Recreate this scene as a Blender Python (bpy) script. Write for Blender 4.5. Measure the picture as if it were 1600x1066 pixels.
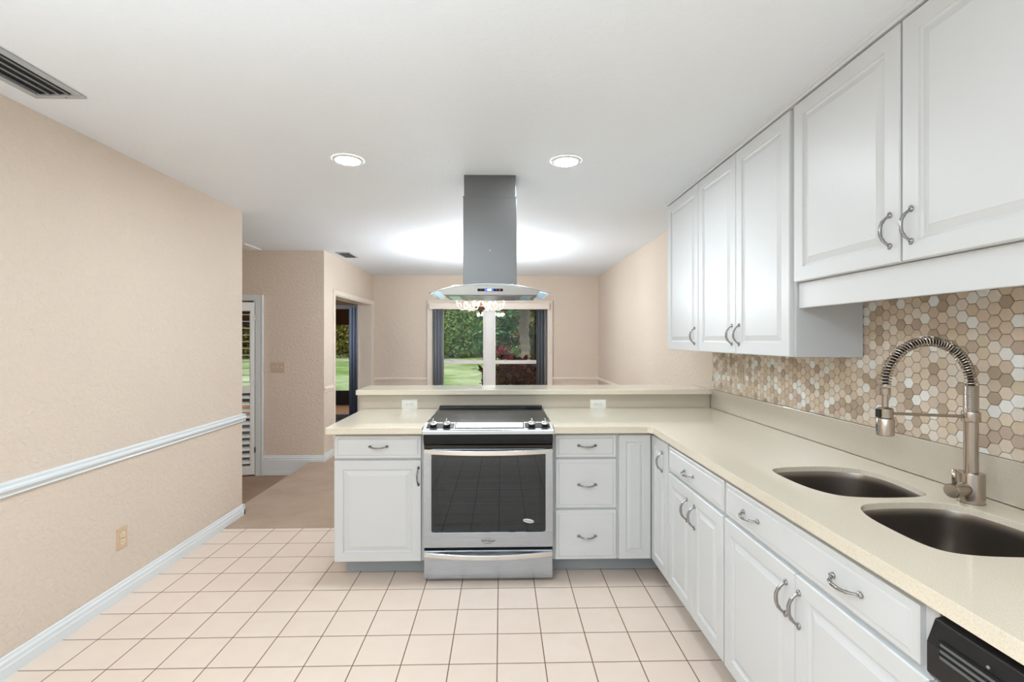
import bpy, bmesh, math, random
from mathutils import Vector, Matrix
from mathutils.geometry import tessellate_polygon
C = bpy.context
for o in list(bpy.data.objects):
    bpy.data.objects.remove(o)
SC = C.scene
COL = SC.collection
PI = math.pi

# ---------------------------------------------------------------- camera
cam_d = bpy.data.cameras.new('camera')
cam = bpy.data.objects.new('camera', cam_d)
COL.objects.link(cam)
cam_d.sensor_width = 36.0
cam_d.sensor_fit = 'HORIZONTAL'
cam_d.lens = 743.0 / 1600.0 * 36.0
cam_d.shift_y = (530.0 - 533.0) / 1600.0
cam_d.clip_start = 0.05
cam_d.clip_end = 300
cam.location = (0, 0, 1.41)
cam.rotation_euler = (PI / 2, 0, -math.atan(17 / 743.0))
SC.camera = cam

# ---------------------------------------------------------------- view, world, lights
SC.view_settings.view_transform = 'Standard'
SC.view_settings.look = 'None'
SC.view_settings.gamma = 1
SC.view_settings.use_curve_mapping = False
SC.view_settings.exposure = 0.09

W = bpy.data.worlds.new('world')
SC.world = W
W.use_nodes = True
W.node_tree.nodes['Background'].inputs[0].default_value = (0.86, 0.95, 1.0, 1)
W.node_tree.nodes['Background'].inputs[1].default_value = 0.9


def area(name, loc, rot, sx, sy, power, color=(1, 1, 1), shape='RECTANGLE', spread=PI):
    d = bpy.data.lights.new(name, 'AREA')
    d.shape = shape
    d.size = sx
    if shape in ('RECTANGLE', 'ELLIPSE'):
        d.size_y = sy
    d.energy = power
    d.color = color
    d.spread = spread
    o = bpy.data.objects.new(name, d)
    COL.objects.link(o)
    o.location = loc
    o.rotation_euler = rot
    return o


def point(name, loc, power, color=(1, 1, 1), r=0.03):
    d = bpy.data.lights.new(name, 'POINT')
    d.energy = power
    d.color = color
    d.shadow_soft_size = r
    o = bpy.data.objects.new(name, d)
    COL.objects.link(o)
    o.location = loc
    return o


CAN_POWER = 12.5
CAN_COLOR = (.85, .94, 1.0)
CHANDELIER_POWER = 15.5
# added fill lights out of view, aimed up at the kitchen and dining ceilings
area('upward_fill', (-0.9, -0.95, 0.7), (PI, 0, 0), 1.8, 2.0, 84, (0.74, 0.895, 1.0), 'RECTANGLE', 2.15)
area('upward_fill_dining', (-0.3, 5.6, 0.85), (PI, 0, 0), 2.4, 2.2, 9, (0.80, 0.91, 1.0), 'RECTANGLE', 2.6)
# added fill light at the near end of the sunken hall, no fixture
area('hall_fill', (-3.3, 1.25, 1.3), (PI / 2, 0, 0), 1.2, 1.8, 16, (1.0, 0.97, 0.93))
area('family_room_fill', (-3.7, 8.1, 2.35), (math.radians(25), 0, 0), .6, .6, 22, (0.85, 0.92, 1.0))  # added fill lamp without a fixture, brightens the far room and curtain
sun_d = bpy.data.lights.new('sun', 'SUN')
sun_d.energy = 2.6
sun_d.angle = 0.2
sun_d.color = (1.0, 0.96, 0.88)
sun = bpy.data.objects.new('sun', sun_d)
COL.objects.link(sun)
sun.rotation_euler = (math.radians(-38), math.radians(24), 0)   # from behind the house towards the trees
sun.rotation_euler = (math.radians(42), math.radians(-20), 0)


# ---------------------------------------------------------------- materials
def S(r, g, b):
    f = lambda v: (v / 255 / 12.92) if v / 255 <= 0.04045 else ((v / 255 + 0.055) / 1.055) ** 2.4
    return (f(r), f(g), f(b), 1)


MATS = {}


class NT:
    def __init__(s, m):
        s.t = m.node_tree
        s.n = s.t.nodes
        s.b = s.n['Principled BSDF']

    def add(s, typ, **kw):
        n = s.n.new(typ)
        for k, v in kw.items():
            setattr(n, k, v)
        return n

    def link(s, a, b):
        s.t.links.new(a, b)

    def math(s, op, a, b=None, clamp=False):
        n = s.n.new('ShaderNodeMath')
        n.operation = op
        n.use_clamp = clamp
        for i, v in enumerate((a, b)):
            if v is None:
                continue
            if isinstance(v, (int, float)):
                n.inputs[i].default_value = v
            else:
                s.link(v, n.inputs[i])
        return n.outputs[0]

    def mix(s, fac, a, b):
        n = s.n.new('ShaderNodeMix')
        n.data_type = 'RGBA'
        if isinstance(fac, (int, float)):
            n.inputs[0].default_value = fac
        else:
            s.link(fac, n.inputs[0])
        for i, v in ((6, a), (7, b)):
            if isinstance(v, tuple):
                n.inputs[i].default_value = v
            else:
                s.link(v, n.inputs[i])
        return n.outputs[2]

    def noise(s, scale, detail=2, rough=0.5, vec=None, dist=0):
        n = s.n.new('ShaderNodeTexNoise')
        n.inputs['Scale'].default_value = scale
        n.inputs['Detail'].default_value = detail
        n.inputs['Roughness'].default_value = rough
        n.inputs['Distortion'].default_value = dist
        if vec is None:
            vec = s.geo()
        s.link(vec, n.inputs['Vector'])
        return n.outputs['Fac']

    def geo(s):
        if not hasattr(s, '_g'):
            s._g = s.n.new('ShaderNodeNewGeometry')
        return s._g.outputs['Position']

    def ramp(s, fac, stops):
        n = s.n.new('ShaderNodeValToRGB')
        e = n.color_ramp.elements
        e[0].position, e[0].color = stops[0]
        e[1].position, e[1].color = stops[-1]
        for p, c in stops[1:-1]:
            x = e.new(p)
            x.color = c
        s.link(fac, n.inputs[0])
        return n.outputs[0]

    def bump(s, h, strength, dist):
        n = s.n.new('ShaderNodeBump')
        n.inputs['Strength'].default_value = strength
        n.inputs['Distance'].default_value = dist
        s.link(h, n.inputs['Height'])
        s.link(n.outputs[0], s.b.inputs['Normal'])


def mat(name, col, rough=0.5, metal=0.0, spec=0.5, emit=None, estr=0, trans=0, ior=1.45, coat=0, var=0.0, vscale=8, bump=0, bscale=60, alpha=1):
    """procedural base: colour with an optional soft noise variation and bump"""
    m = bpy.data.materials.new(name)
    m.use_nodes = True
    nt = NT(m)
    b = nt.b
    b.inputs['Base Color'].default_value = col
    b.inputs['Roughness'].default_value = rough
    b.inputs['Metallic'].default_value = metal
    b.inputs['Specular IOR Level'].default_value = spec
    b.inputs['IOR'].default_value = ior
    b.inputs['Transmission Weight'].default_value = trans
    b.inputs['Coat Weight'].default_value = coat
    b.inputs['Alpha'].default_value = alpha
    if emit:
        b.inputs['Emission Color'].default_value = emit
        b.inputs['Emission Strength'].default_value = estr
    if var:
        f = nt.noise(vscale, 3)
        lo = tuple(c * (1 - var) for c in col[:3]) + (1,)
        hi = tuple(min(1, c * (1 + var)) for c in col[:3]) + (1,)
        nt.link(nt.mix(f, lo, hi), b.inputs['Base Color'])
    if bump:
        nt.bump(nt.noise(bscale, 3), bump, 0.003)
    MATS[name] = m
    return m


def wallpaint(name, col, depth=0.5):
    m = mat(name, col, 0.72, spec=0.25)
    nt = NT(m)
    n1 = nt.noise(34, 3, 0.6, dist=0.6)
    n2 = nt.noise(110, 2, 0.5)
    r = nt.ramp(n1, [(0.42, (0, 0, 0, 1)), (0.60, (1, 1, 1, 1))])
    h = nt.math('ADD', r, nt.math('MULTIPLY', n2, 0.35))
    nt.bump(h, depth, 0.006)
    f = nt.noise(1.3, 2)
    nt.link(nt.mix(f, tuple(c * .97 for c in col[:3]) + (1,), tuple(min(1, c * 1.02) for c in col[:3]) + (1,)), nt.b.inputs['Base Color'])
    return m


wallpaint('peach_paint', S(223, 207, 191), 0.38)
wallpaint('ceiling_paint', S(234, 237, 240), 0.12)
mat('trim_paint', S(226, 230, 231), 0.35, var=.02)
mat('casing_paint', S(236, 222, 208), 0.4, var=.02)
mat('cabinet_paint', S(215, 216, 216), 0.38, spec=0.45, var=.012, vscale=3)
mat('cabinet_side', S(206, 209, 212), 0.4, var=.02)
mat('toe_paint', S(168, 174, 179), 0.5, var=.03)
mat('nickel', S(158, 157, 156), 0.23, 1.0, var=.04, vscale=60)
mat('faucet_nickel', S(178, 167, 156), 0.24, 1.0, var=.04, vscale=90)
mat('black_plastic', S(24, 24, 25), 0.42, var=.1)
mat('black_glass', S(13, 13, 14), 0.07, spec=0.45, var=.05)
mat('cooktop_glass', S(26, 27, 29), 0.16, spec=0.35, var=.05)
mat('dark_gap', S(8, 8, 8), 0.8, var=.1)
mat('louver_grey', S(96, 98, 98), 0.5, var=.05)
mat('white_plastic', S(238, 236, 230), 0.35, var=.01)
mat('beige_plastic', S(212, 184, 152), 0.4, var=.02)
mat('cream_plastic', S(232, 216, 190), 0.4, var=.02)
mat('tan_plastic', S(200, 180, 158), 0.4, var=.02)
mat('slot_dark', S(70, 62, 55), 0.6, var=.02)
mat('vent_metal', S(176, 178, 178), 0.45, var=.04)
mat('vent_dark', S(20, 20, 20), 0.8, var=.1)
mat('shutter_paint', S(238, 238, 236), 0.35, var=.01)
mat('window_vinyl', S(232, 228, 222), 0.35, var=.01)
mat('blind_grey', S(146, 150, 157), 0.55, var=.1, vscale=20)
mat('curtain_cloth', S(176, 186, 206), 0.8, var=.15, vscale=12)
mat('family_wall', S(120, 88, 66), 0.8, var=.1)
mat('porch_beam', S(96, 60, 38), 0.7, var=.15, vscale=5)
mat('dark_frame', S(34, 33, 36), 0.5, var=.1)
mat('sill_grey', S(128, 120, 116), 0.6, var=.1)
mat('bark', S(74, 60, 46), 0.9, var=.35, vscale=6, bump=.5, bscale=20)
mat('palm_bark', S(138, 128, 116), 0.9, var=.3, vscale=14, bump=.6, bscale=30)
mat('bronze', S(92, 70, 54), 0.35, 0.7, var=.2, vscale=40)
mat('ivory_metal', S(214, 190, 164), 0.4, 0.2, var=.12, vscale=50)

mat('lens_glow', S(255, 252, 246), 0.4, emit=(.85, .94, 1.0, 1), estr=275.0, var=.01)
mat('reflection_blue', S(150, 190, 205), 0.15, emit=S(140, 195, 215), estr=0.12, var=.05, vscale=30)  # blue tint and faint glow stand in for a reflection under the hood
mat('display_blue', (0.01, 0.02, 0.5, 1), 0.3, emit=(0.05, 0.12, 1.0, 1), estr=2.2, var=.01)
mat('display_white', S(230, 240, 255), 0.3, emit=(0.75, 0.9, 1.0, 1), estr=6, var=.01)
mat('display_red', S(220, 40, 40), 0.3, emit=(1.0, 0.1, 0.08, 1), estr=1.2, var=.01)
mat('logo_ink', S(84, 82, 80), 0.4, 0.4, var=.02)
mat('badge_white', S(226, 226, 226), 0.3, var=.02)
mat('rack_metal', S(120, 120, 118), 0.35, 0.9, var=.1)
mat('oven_interior', S(84, 84, 86), 0.6, var=.25, vscale=25)
mat('mark_grey', S(140, 140, 140), 0.4, var=.02)


def brushed(name, col, rough, stretch=(3, 3, 900), metal=1.0):
    m = mat(name, col, rough, metal)
    nt = NT(m)
    mp = nt.add('ShaderNodeMapping')
    mp.inputs['Scale'].default_value = stretch
    tc = nt.add('ShaderNodeTexCoord')
    nt.link(tc.outputs['Object'], mp.inputs[0])
    n = nt.noise(1.0, 3, 0.6, mp.outputs[0])
    nt.link(nt.mix(n, tuple(c * .96 for c in col[:3]) + (1,), tuple(min(1, c * 1.03) for c in col[:3]) + (1,)), nt.b.inputs['Base Color'])
    nt.link(nt.math('ADD', nt.math('MULTIPLY', n, 0.08), rough - .04), nt.b.inputs['Roughness'])
    nt.b.inputs['Anisotropic'].default_value = 0.4
    return m


brushed('stainless', S(182, 190, 199), 0.27)
brushed('stainless_bright', S(222, 221, 219), 0.24)
brushed('hood_body_steel', S(166, 160, 153), 0.3)
brushed('hood_steel', S(126, 126, 126), 0.36, (3, 3, 900))
mat('sink_steel', S(160, 152, 146), 0.3, 1.0, var=.03, vscale=30)


def quartz(name, col, spec=1.0):
    m = mat(name, col, 0.2, spec=0.6, coat=0.5)
    nt = NT(m)
    n = nt.noise(420, 2, 0.7)
    n2 = nt.noise(90, 2)
    sp = nt.ramp(n, [(0.36, tuple(c * .80 for c in col[:3]) + (1,)), (0.47, col), (0.62, col), (0.72, tuple(min(1, c * 1.12) for c in col[:3]) + (1,))])
    nt.link(nt.mix(nt.math('MULTIPLY', n2, 0.3), sp, tuple(c * .93 for c in col[:3]) + (1,)), nt.b.inputs['Base Color'])
    return m


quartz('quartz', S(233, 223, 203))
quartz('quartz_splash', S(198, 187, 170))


def floor_tile():
    m = mat('floor_tile', S(232, 206, 184), 0.34, spec=0.4)
    nt = NT(m)
    T = 0.2083
    sep = nt.add('ShaderNodeSeparateXYZ')
    nt.link(nt.geo(), sep.inputs[0])
    u = nt.math('DIVIDE', nt.math('ADD', sep.outputs[0], 0.017 + 20 * T), T)
    v = nt.math('DIVIDE', nt.math('ADD', sep.outputs[1], -2.067 + 30 * T), T)

    def edge(a):
        f = nt.math('FRACT', a)
        d = nt.math('ABSOLUTE', nt.math('SUBTRACT', f, 0.5))
        return d
    dm = nt.math('MAXIMUM', edge(u), edge(v))          # 0.5 on the grout line
    g = nt.math('GREATER_THAN', dm, 0.5 - 0.0022 / T)
    soft = nt.ramp(dm, [(0.478, (1, 1, 1, 1)), (0.494, (0, 0, 0, 1))])
    cmb = nt.add('ShaderNodeCombineXYZ')
    nt.link(nt.math('FLOOR', u), cmb.inputs[0])
    nt.link(nt.math('FLOOR', v), cmb.inputs[1])
    wn = nt.add('ShaderNodeTexWhiteNoise')
    nt.link(cmb.outputs[0], wn.inputs['Vector'])
    n = nt.noise(9, 4, 0.6)
    base = nt.mix(n, S(224, 204, 187), S(236, 220, 206))
    base = nt.mix(nt.math('MULTIPLY', wn.outputs['Value'], 0.55), base, S(230, 210, 194))
    nt.link(nt.mix(g, base, S(112, 88, 72)), nt.b.inputs['Base Color'])
    nt.link(nt.math('ADD', nt.math('MULTIPLY', g, 0.4), nt.math('ADD', nt.math('MULTIPLY', n, 0.12), 0.28)), nt.b.inputs['Roughness'])
    nt.bump(nt.math('ADD', soft, nt.math('MULTIPLY', n, 0.15)), 0.5, 0.002)


floor_tile()


def carpet(name, c1, c2):
    m = mat(name, c1, 0.95, spec=0.1)
    nt = NT(m)
    n = nt.noise(420, 2, 0.7)
    n2 = nt.noise(3.5, 4, 0.6)
    a = nt.mix(nt.ramp(n2, [(0.35, (0, 0, 0, 1)), (0.65, (1, 1, 1, 1))]), c1, c2)
    nt.link(nt.mix(nt.math('MULTIPLY', n, 0.6), a, tuple(c * .72 for c in c1[:3]) + (1,)), nt.b.inputs['Base Color'])
    nt.bump(n, 0.8, 0.006)


carpet('carpet', S(196, 171, 150), S(210, 186, 166))
carpet('hall_carpet', S(170, 142, 120), S(186, 158, 136))


def wood(name, c1, c2, scale=3):
    m = mat(name, c1, 0.5)
    nt = NT(m)
    mp = nt.add('ShaderNodeMapping')
    mp.inputs['Scale'].default_value = (1, 12, 1)
    nt.link(nt.geo(), mp.inputs[0])
    n = nt.noise(scale, 4, 0.6, mp.outputs[0])
    nt.link(nt.mix(n, c1, c2), nt.b.inputs['Base Color'])


wood('porch_wood', S(244, 178, 122), S(224, 152, 100))
wood('family_floor', S(84, 66, 56), S(60, 46, 40))


def foliage(name, cols, rough=0.6):
    m = mat(name, cols[0], rough, spec=0.3)
    nt = NT(m)
    n = nt.noise(2.2, 3, 0.6)
    n2 = nt.noise(23, 2, 0.6)
    f = nt.math('ADD', nt.math('MULTIPLY', n, 0.55), nt.math('MULTIPLY', n2, 0.45))
    st = [(0.34 + 0.32 * i / (len(cols) - 1), c) for i, c in enumerate(cols)]
    nt.link(nt.ramp(f, st), nt.b.inputs['Base Color'])


foliage('leaf_dark', [S(44, 48, 20), S(88, 88, 36), S(122, 108, 48), S(140, 148, 72)])
foliage('leaf_mid', [S(52, 78, 40), S(96, 124, 62), S(128, 158, 92), S(160, 184, 120)])
foliage('leaf_palm', [S(42, 92, 66), S(86, 140, 98), S(146, 190, 140), S(206, 222, 168)])
foliage('leaf_red', [S(52, 12, 22), S(104, 22, 40), S(150, 36, 56), S(170, 70, 70)])
foliage('leaf_maroon', [S(48, 20, 20), S(84, 34, 30), S(110, 62, 40), S(120, 124, 60)])
foliage('grass', [S(84, 112, 52), S(112, 144, 72), S(140, 168, 92), S(176, 194, 130)])
_g = NT(MATS['grass'])
_f = _g.ramp(_g.noise(.16, 4, .65, dist=.6), [(.42, (0, 0, 0, 1)), (.62, (1, 1, 1, 1))])
_src = _g.b.inputs['Base Color'].links[0].from_socket
_g.link(_g.mix(_f, _src, S(196, 206, 168)), _g.b.inputs['Base Color'])
foliage('mulch', [S(60, 34, 24), S(84, 48, 34), S(104, 62, 42), S(120, 80, 52)], .9)


def glass(name, col=(1, 1, 1, 1), refl=0.5, tint=(0.93, 0.95, 0.94, 1)):
    """thin window pane: clear with a fresnel reflection"""
    m = bpy.data.materials.new(name)
    m.use_nodes = True
    nt = NT(m)
    tr = nt.add('ShaderNodeBsdfTransparent')
    tr.inputs[0].default_value = tint
    gl = nt.add('ShaderNodeBsdfGlossy')
    gl.inputs['Roughness'].default_value = 0.01
    gl.inputs[0].default_value = col
    fr = nt.add('ShaderNodeFresnel')
    fr.inputs[0].default_value = 1.5
    mx = nt.add('ShaderNodeMixShader')
    nt.link(nt.math('MULTIPLY', fr.outputs[0], refl * 2), mx.inputs[0])
    nt.link(tr.outputs[0], mx.inputs[1])
    nt.link(gl.outputs[0], mx.inputs[2])
    nt.link(mx.outputs[0], nt.n['Material Output'].inputs[0])
    MATS[name] = m


def sheer(name, f):
    m = MATS[name]
    t = m.node_tree
    out = t.nodes['Material Output']
    src = out.inputs[0].links[0].from_socket
    tl = t.nodes.new('ShaderNodeBsdfTranslucent')
    tl.inputs[0].default_value = t.nodes['Principled BSDF'].inputs['Base Color'].default_value
    mx = t.nodes.new('ShaderNodeMixShader')
    mx.inputs[0].default_value = f
    t.links.new(src, mx.inputs[1])
    t.links.new(tl.outputs[0], mx.inputs[2])
    t.links.new(mx.outputs[0], out.inputs[0])


sheer('curtain_cloth', .2)
sheer('blind_grey', .12)


def shade_mat():
    m = bpy.data.materials.new('shade_glass')
    m.use_nodes = True
    nt = NT(m)
    nt.b.inputs['Base Color'].default_value = S(250, 240, 222)
    nt.b.inputs['Emission Color'].default_value = S(255, 232, 190)
    nt.b.inputs['Emission Strength'].default_value = 3.5
    tr = nt.add('ShaderNodeBsdfTransparent')
    mx = nt.add('ShaderNodeMixShader')
    n = nt.noise(40, 2)
    nt.link(nt.math('ADD', nt.math('MULTIPLY', n, .1), .72), mx.inputs[0])
    nt.link(nt.b.outputs[0], mx.inputs[1])
    nt.link(tr.outputs[0], mx.inputs[2])
    nt.link(mx.outputs[0], nt.n['Material Output'].inputs[0])
    MATS['shade_glass'] = m


shade_mat()
glass('pane_glass', refl=0.28, tint=(.97, .98, .97, 1))
glass('hood_glass', (0.85, 0.93, 0.96, 1), 0.8, (0.90, 0.95, 0.97, 1))
# the hood canopy glass is slightly frosted: mix in a pale translucent layer
_m = MATS['hood_glass']
_t = _m.node_tree
_df = _t.nodes.new('ShaderNodeBsdfTranslucent')
_df.inputs[0].default_value = S(212, 230, 240)
_d2 = _t.nodes.new('ShaderNodeBsdfDiffuse')
_d2.inputs[0].default_value = S(216, 232, 240)
_a = _t.nodes.new('ShaderNodeAddShader')
_t.links.new(_df.outputs[0], _a.inputs[0])
_t.links.new(_d2.outputs[0], _a.inputs[1])
_mm = _t.nodes.new('ShaderNodeMixShader')
_mm.inputs[0].default_value = 0.22
_src = _t.nodes['Material Output'].inputs[0].links[0].from_socket
_t.links.new(_src, _mm.inputs[1])
_t.links.new(_a.outputs[0], _mm.inputs[2])
_t.links.new(_mm.outputs[0], _t.nodes['Material Output'].inputs[0])
glass('oven_glass', (.84, .93, 1, 1), 0.6, (0.55, 0.55, 0.56, 1))

for i, c in enumerate([(222, 210, 196), (216, 198, 178), (204, 184, 165), (176, 157, 136), (232, 229, 222), (208, 190, 165), (188, 167, 150), (240, 239, 235)]):
    m = mat('hex%d' % i, S(*c), 0.22 if i in (4, 7) else 0.3, spec=0.5, var=.05, vscale=60)
mat('grout', S(160, 144, 126), 0.8, var=.05)
HEXM = ['hex%d' % i for i in range(8)]


# ---------------------------------------------------------------- mesh builder
class MB:
    def __init__(s):
        s.v, s.f, s.m, s.sm = [], [], [], []

    def add(s, vs, fs, mi=0, smooth=False, M=None):
        k = len(s.v)
        for p in vs:
            p = Vector(p)
            if M:
                p = M @ p
            s.v.append(tuple(p))
        for f in fs:
            s.f.append(tuple(i + k for i in f))
            s.m.append(mi)
            s.sm.append(smooth)
        return s

    def box(s, x0, x1, y0, y1, z0, z1, mi=0, M=None):
        v = [(x0, y0, z0), (x1, y0, z0), (x1, y1, z0), (x0, y1, z0), (x0, y0, z1), (x1, y0, z1), (x1, y1, z1), (x0, y1, z1)]
        f = [(3, 2, 1, 0), (4, 5, 6, 7), (0, 1, 5, 4), (1, 2, 6, 5), (2, 3, 7, 6), (3, 0, 4, 7)]
        return s.add(v, f, mi, False, M)

    def tube(s, pts, r, seg=12, mi=0, M=None, flat=None, caps=True):
        """pts along a path, r number or list; flat = (axis, factor) squash"""
        pts = [Vector(p) for p in pts]
        n = len(pts)
        rs = r if isinstance(r, (list, tuple)) else [r] * n
        t0 = (pts[1] - pts[0]).normalized()
        up = Vector((0, 0, 1)) if abs(t0.z) < 0.9 else Vector((1, 0, 0))
        nrm = (up - t0 * up.dot(t0)).normalized()
        vs, fs = [], []
        for i in range(n):
            if i == 0:
                t = pts[1] - pts[0]
            elif i == n - 1:
                t = pts[-1] - pts[-2]
            else:
                t = pts[i + 1] - pts[i - 1]
            t.normalize()
            nrm = (nrm - t * nrm.dot(t)).normalized()
            bn = t.cross(nrm)
            for k in range(seg):
                a = 2 * PI * k / seg
                vs.append(pts[i] + nrm * (math.cos(a) * rs[i]) + bn * (math.sin(a) * rs[i] * (flat or 1)))
        for i in range(n - 1):
            for k in range(seg):
                a, b = i * seg + k, i * seg + (k + 1) % seg
                fs.append((a, b, b + seg, a + seg))
        if caps:
            fs.append(tuple(reversed(range(seg))))
            fs.append(tuple(range((n - 1) * seg, n * seg)))
        return s.add(vs, fs, mi, True, M)

    def lathe(s, prof, seg=32, mi=0, M=None, smooth=True, caps=True):
        """prof: (r, z) list revolved about z"""
        vs, fs = [], []
        for (r, z) in prof:
            for k in range(seg):
                a = 2 * PI * k / seg
                vs.append((r * math.cos(a), r * math.sin(a), z))
        for i in range(len(prof) - 1):
            for k in range(seg):
                a, b = i * seg + k, i * seg + (k + 1) % seg
                fs.append((a, b, b + seg, a + seg))
        if caps and prof[0][0] > 1e-5:
            fs.append(tuple(reversed(range(seg))))
        if caps and prof[-1][0] > 1e-5:
            fs.append(tuple(range((len(prof) - 1) * seg, len(prof) * seg)))
        return s.add(vs, fs, mi, smooth, M)

    def prism(s, poly, a0, a1, axis='x', mi=0, M=None, smooth=False):
        """poly of 2-D points extruded along axis; x: (y,z) y: (x,z) z: (x,y)"""
        n = len(poly)

        def P(p, a):
            return {'x': (a, p[0], p[1]), 'y': (p[0], a, p[1]), 'z': (p[0], p[1], a)}[axis]
        vs = [P(p, a0) for p in poly] + [P(p, a1) for p in poly]
        fs = [(i, (i + 1) % n, (i + 1) % n + n, i + n) for i in range(n)]
        fs += [tuple(reversed(range(n))), tuple(range(n, 2 * n))]
        return s.add(vs, fs, mi, smooth, M)

    def panel(s, x0, x1, z0, z1, rings, yb=0.0, mi=0):
        """door slab: rings of (inset, y) seen from -y, last ring filled; back at yb"""
        vs, fs = [], []
        rr = [(0, yb)] + rings
        for (i, y) in rr:
            vs += [(x0 + i, y, z0 + i), (x1 - i, y, z0 + i), (x1 - i, y, z1 - i), (x0 + i, y, z1 - i)]
        for k in range(len(rr) - 1):
            for j in range(4):
                a, b = k * 4 + j, k * 4 + (j + 1) % 4
                fs.append((a, b, b + 4, a + 4))
        k = (len(rr) - 1) * 4
        fs.append((k, k + 1, k + 2, k + 3))
        fs.append((3, 2, 1, 0))
        return s.add(vs, fs, mi)

    def build(s, name, mats, parent=None, loc=None, bevel=0, rot=None):
        me = bpy.data.meshes.new(name)
        off = Vector(loc) if loc is not None else Vector((0, 0, 0))
        vs = s.v
        if loc is not None and parent is None and rot is None:
            vs = [tuple(Vector(p) - off) for p in s.v]
        me.from_pydata(vs, [], s.f)
        if isinstance(mats, str):
            mats = [mats]
        for m in mats:
            me.materials.append(MATS[m])
        me.polygons.foreach_set('material_index', s.m)
        me.polygons.foreach_set('use_smooth', s.sm)
        bm = bmesh.new()
        bm.from_mesh(me)
        bmesh.ops.recalc_face_normals(bm, faces=bm.faces)
        bm.to_mesh(me)
        bm.free()
        me.update()
        o = bpy.data.objects.new(name, me)
        COL.objects.link(o)
        if parent is not None:
            o.parent = parent
        if loc is not None:
            o.location = off
        if rot is not None:
            o.rotation_euler = rot
        if bevel:
            b = o.modifiers.new('bevel', 'BEVEL')
            b.width = bevel
            b.segments = 2
            b.limit_method = 'ANGLE'
            b.angle_limit = math.radians(40)
        return o


def smooth_angle(o, deg=40):
    for p in o.data.polygons:
        p.use_smooth = True
    try:
        o.data.set_sharp_from_angle(angle=math.radians(deg))
    except Exception:
        pass


def tag(o, label=None, cat=None, group=None, kind=None):
    if label:
        o['label'] = label
    if cat:
        o['category'] = cat
    if group:
        o['group'] = group
    if kind:
        o['kind'] = kind
    return o


def thing(name, loc, label, cat, rz=0, group=None):
    o = bpy.data.objects.new(name, None)
    COL.objects.link(o)
    o.location = loc
    o.rotation_euler = (0, 0, rz)
    o.empty_display_size = 0.1
    return tag(o, label, cat, group)


def struct(name, mb, m, label=None, bevel=0, loc=None):
    o = mb.build(name, m, bevel=bevel, loc=loc)
    o['kind'] = 'structure'
    if label:
        o['label'] = label
    return o


def kids(o):
    return [c for c in bpy.data.objects if c.parent == o]


def copy_tree(o, parent=None):
    c = o.copy()
    COL.objects.link(c)
    c.parent = parent
    for ch in kids(o):
        copy_tree(ch, c)
    return c


# ================================================================ SETTING
WL, WR, YB, ZC = -2.07, 1.56, 7.6, 2.425
# floors
struct('floor', MB().box(-2.2, 1.7, -2.2, 3.58, -0.2, 0), 'floor_tile', 'peach square floor tiles with brown grout')
struct('floor', MB().box(-2.19, 1.7, 3.58, 7.8, -0.2, 0.004), 'carpet', 'light beige carpet of the dining area')
struct('floor', MB().box(-4.3, -2.19, 1.0, 5.5, -0.25, -0.145), 'hall_carpet', 'darker carpet one step down in the entry hall')
struct('floor', MB().box(-6.4, -2.23, 5.5, 9.46, -0.25, -0.145), 'family_floor', 'dark floor of the room beyond')
struct('floor', MB().box(-7.0, -2.23, 9.46, 11.5, -0.25, -0.15), 'porch_wood', 'orange wood porch floor')
# ceiling
struct('ceiling', MB().box(-6.4, 1.7, -2.3, 9.5, ZC, ZC + 0.08), 'ceiling_paint', 'white textured ceiling')
struct('ceiling', MB().box(-7.0, -2.3, 9.5, 11.6, 2.2, 2.28), 'porch_beam', 'brown porch ceiling')
# walls
struct('wall_left', MB().box(-2.19, WL, -2.3, 3.85, -0.145, ZC), 'peach_paint', 'peach textured wall beside the tiles')
struct('wall_right', MB().box(WR, WR + .14, -2.3, 7.8, -.1, ZC), 'peach_paint', 'peach wall behind the cabinets')
# wall behind the camera with the opening the daylight comes through
w = MB().box(-2.19, -1.95, -2.3, -2.2, 0, ZC).box(1.35, 1.7, -2.3, -2.2, 0, ZC).box(-1.95, 1.35, -2.3, -2.2, 2.35, ZC).box(-1.95, 1.35, -2.3, -2.2, 0, 0.2)
struct('wall_near', w, 'peach_paint')
# far wall with the dining window opening
wx0, wx1, wz0, wz1 = -1.09, 0.74, 0.32, 1.94
w = MB().box(-2.03, wx0, YB, YB + .2, 0, ZC).box(wx1, WR, YB, YB + .2, 0, ZC).box(wx0, wx1, YB, YB + .2, wz1, ZC).box(wx0, wx1, YB, YB + .2, 0, wz0)
struct('wall_far', w, 'peach_paint', 'peach far wall of the dining area')
# side wall with the wide cased opening
w = MB().box(-2.22, -2.03, 5.5, 5.83, -.145, ZC).box(-2.22, -2.03, 7.52, 7.8, -.145, ZC).box(-2.22, -2.03, 5.83, 7.52, 1.955, ZC).box(-2.22, -2.03, 5.83, 7.52, -.145, 0.004)
struct('wall_dining_side', w, 'peach_paint', 'peach side wall with a wide cased opening')
# hall wall facing the kitchen with the shuttered doorway
w = MB().box(-2.80, -2.22, 5.5, 5.62, -.145, ZC).box(-3.9, -2.80, 5.5, 5.62, 1.85, ZC).box(-4.3, -3.9, 5.5, 5.62, -.145, ZC)
struct('wall_hall', w, 'peach_paint', 'tan shaded wall of the entry hall')
struct('wall_hall_side', MB().box(-4.4, -4.3, 1.0, 5.62, -.145, ZC), 'peach_paint')
struct('wall_hall_near', MB().box(-4.4, -2.19, 0.9, 1.0, -.145, ZC), 'peach_paint')
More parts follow.
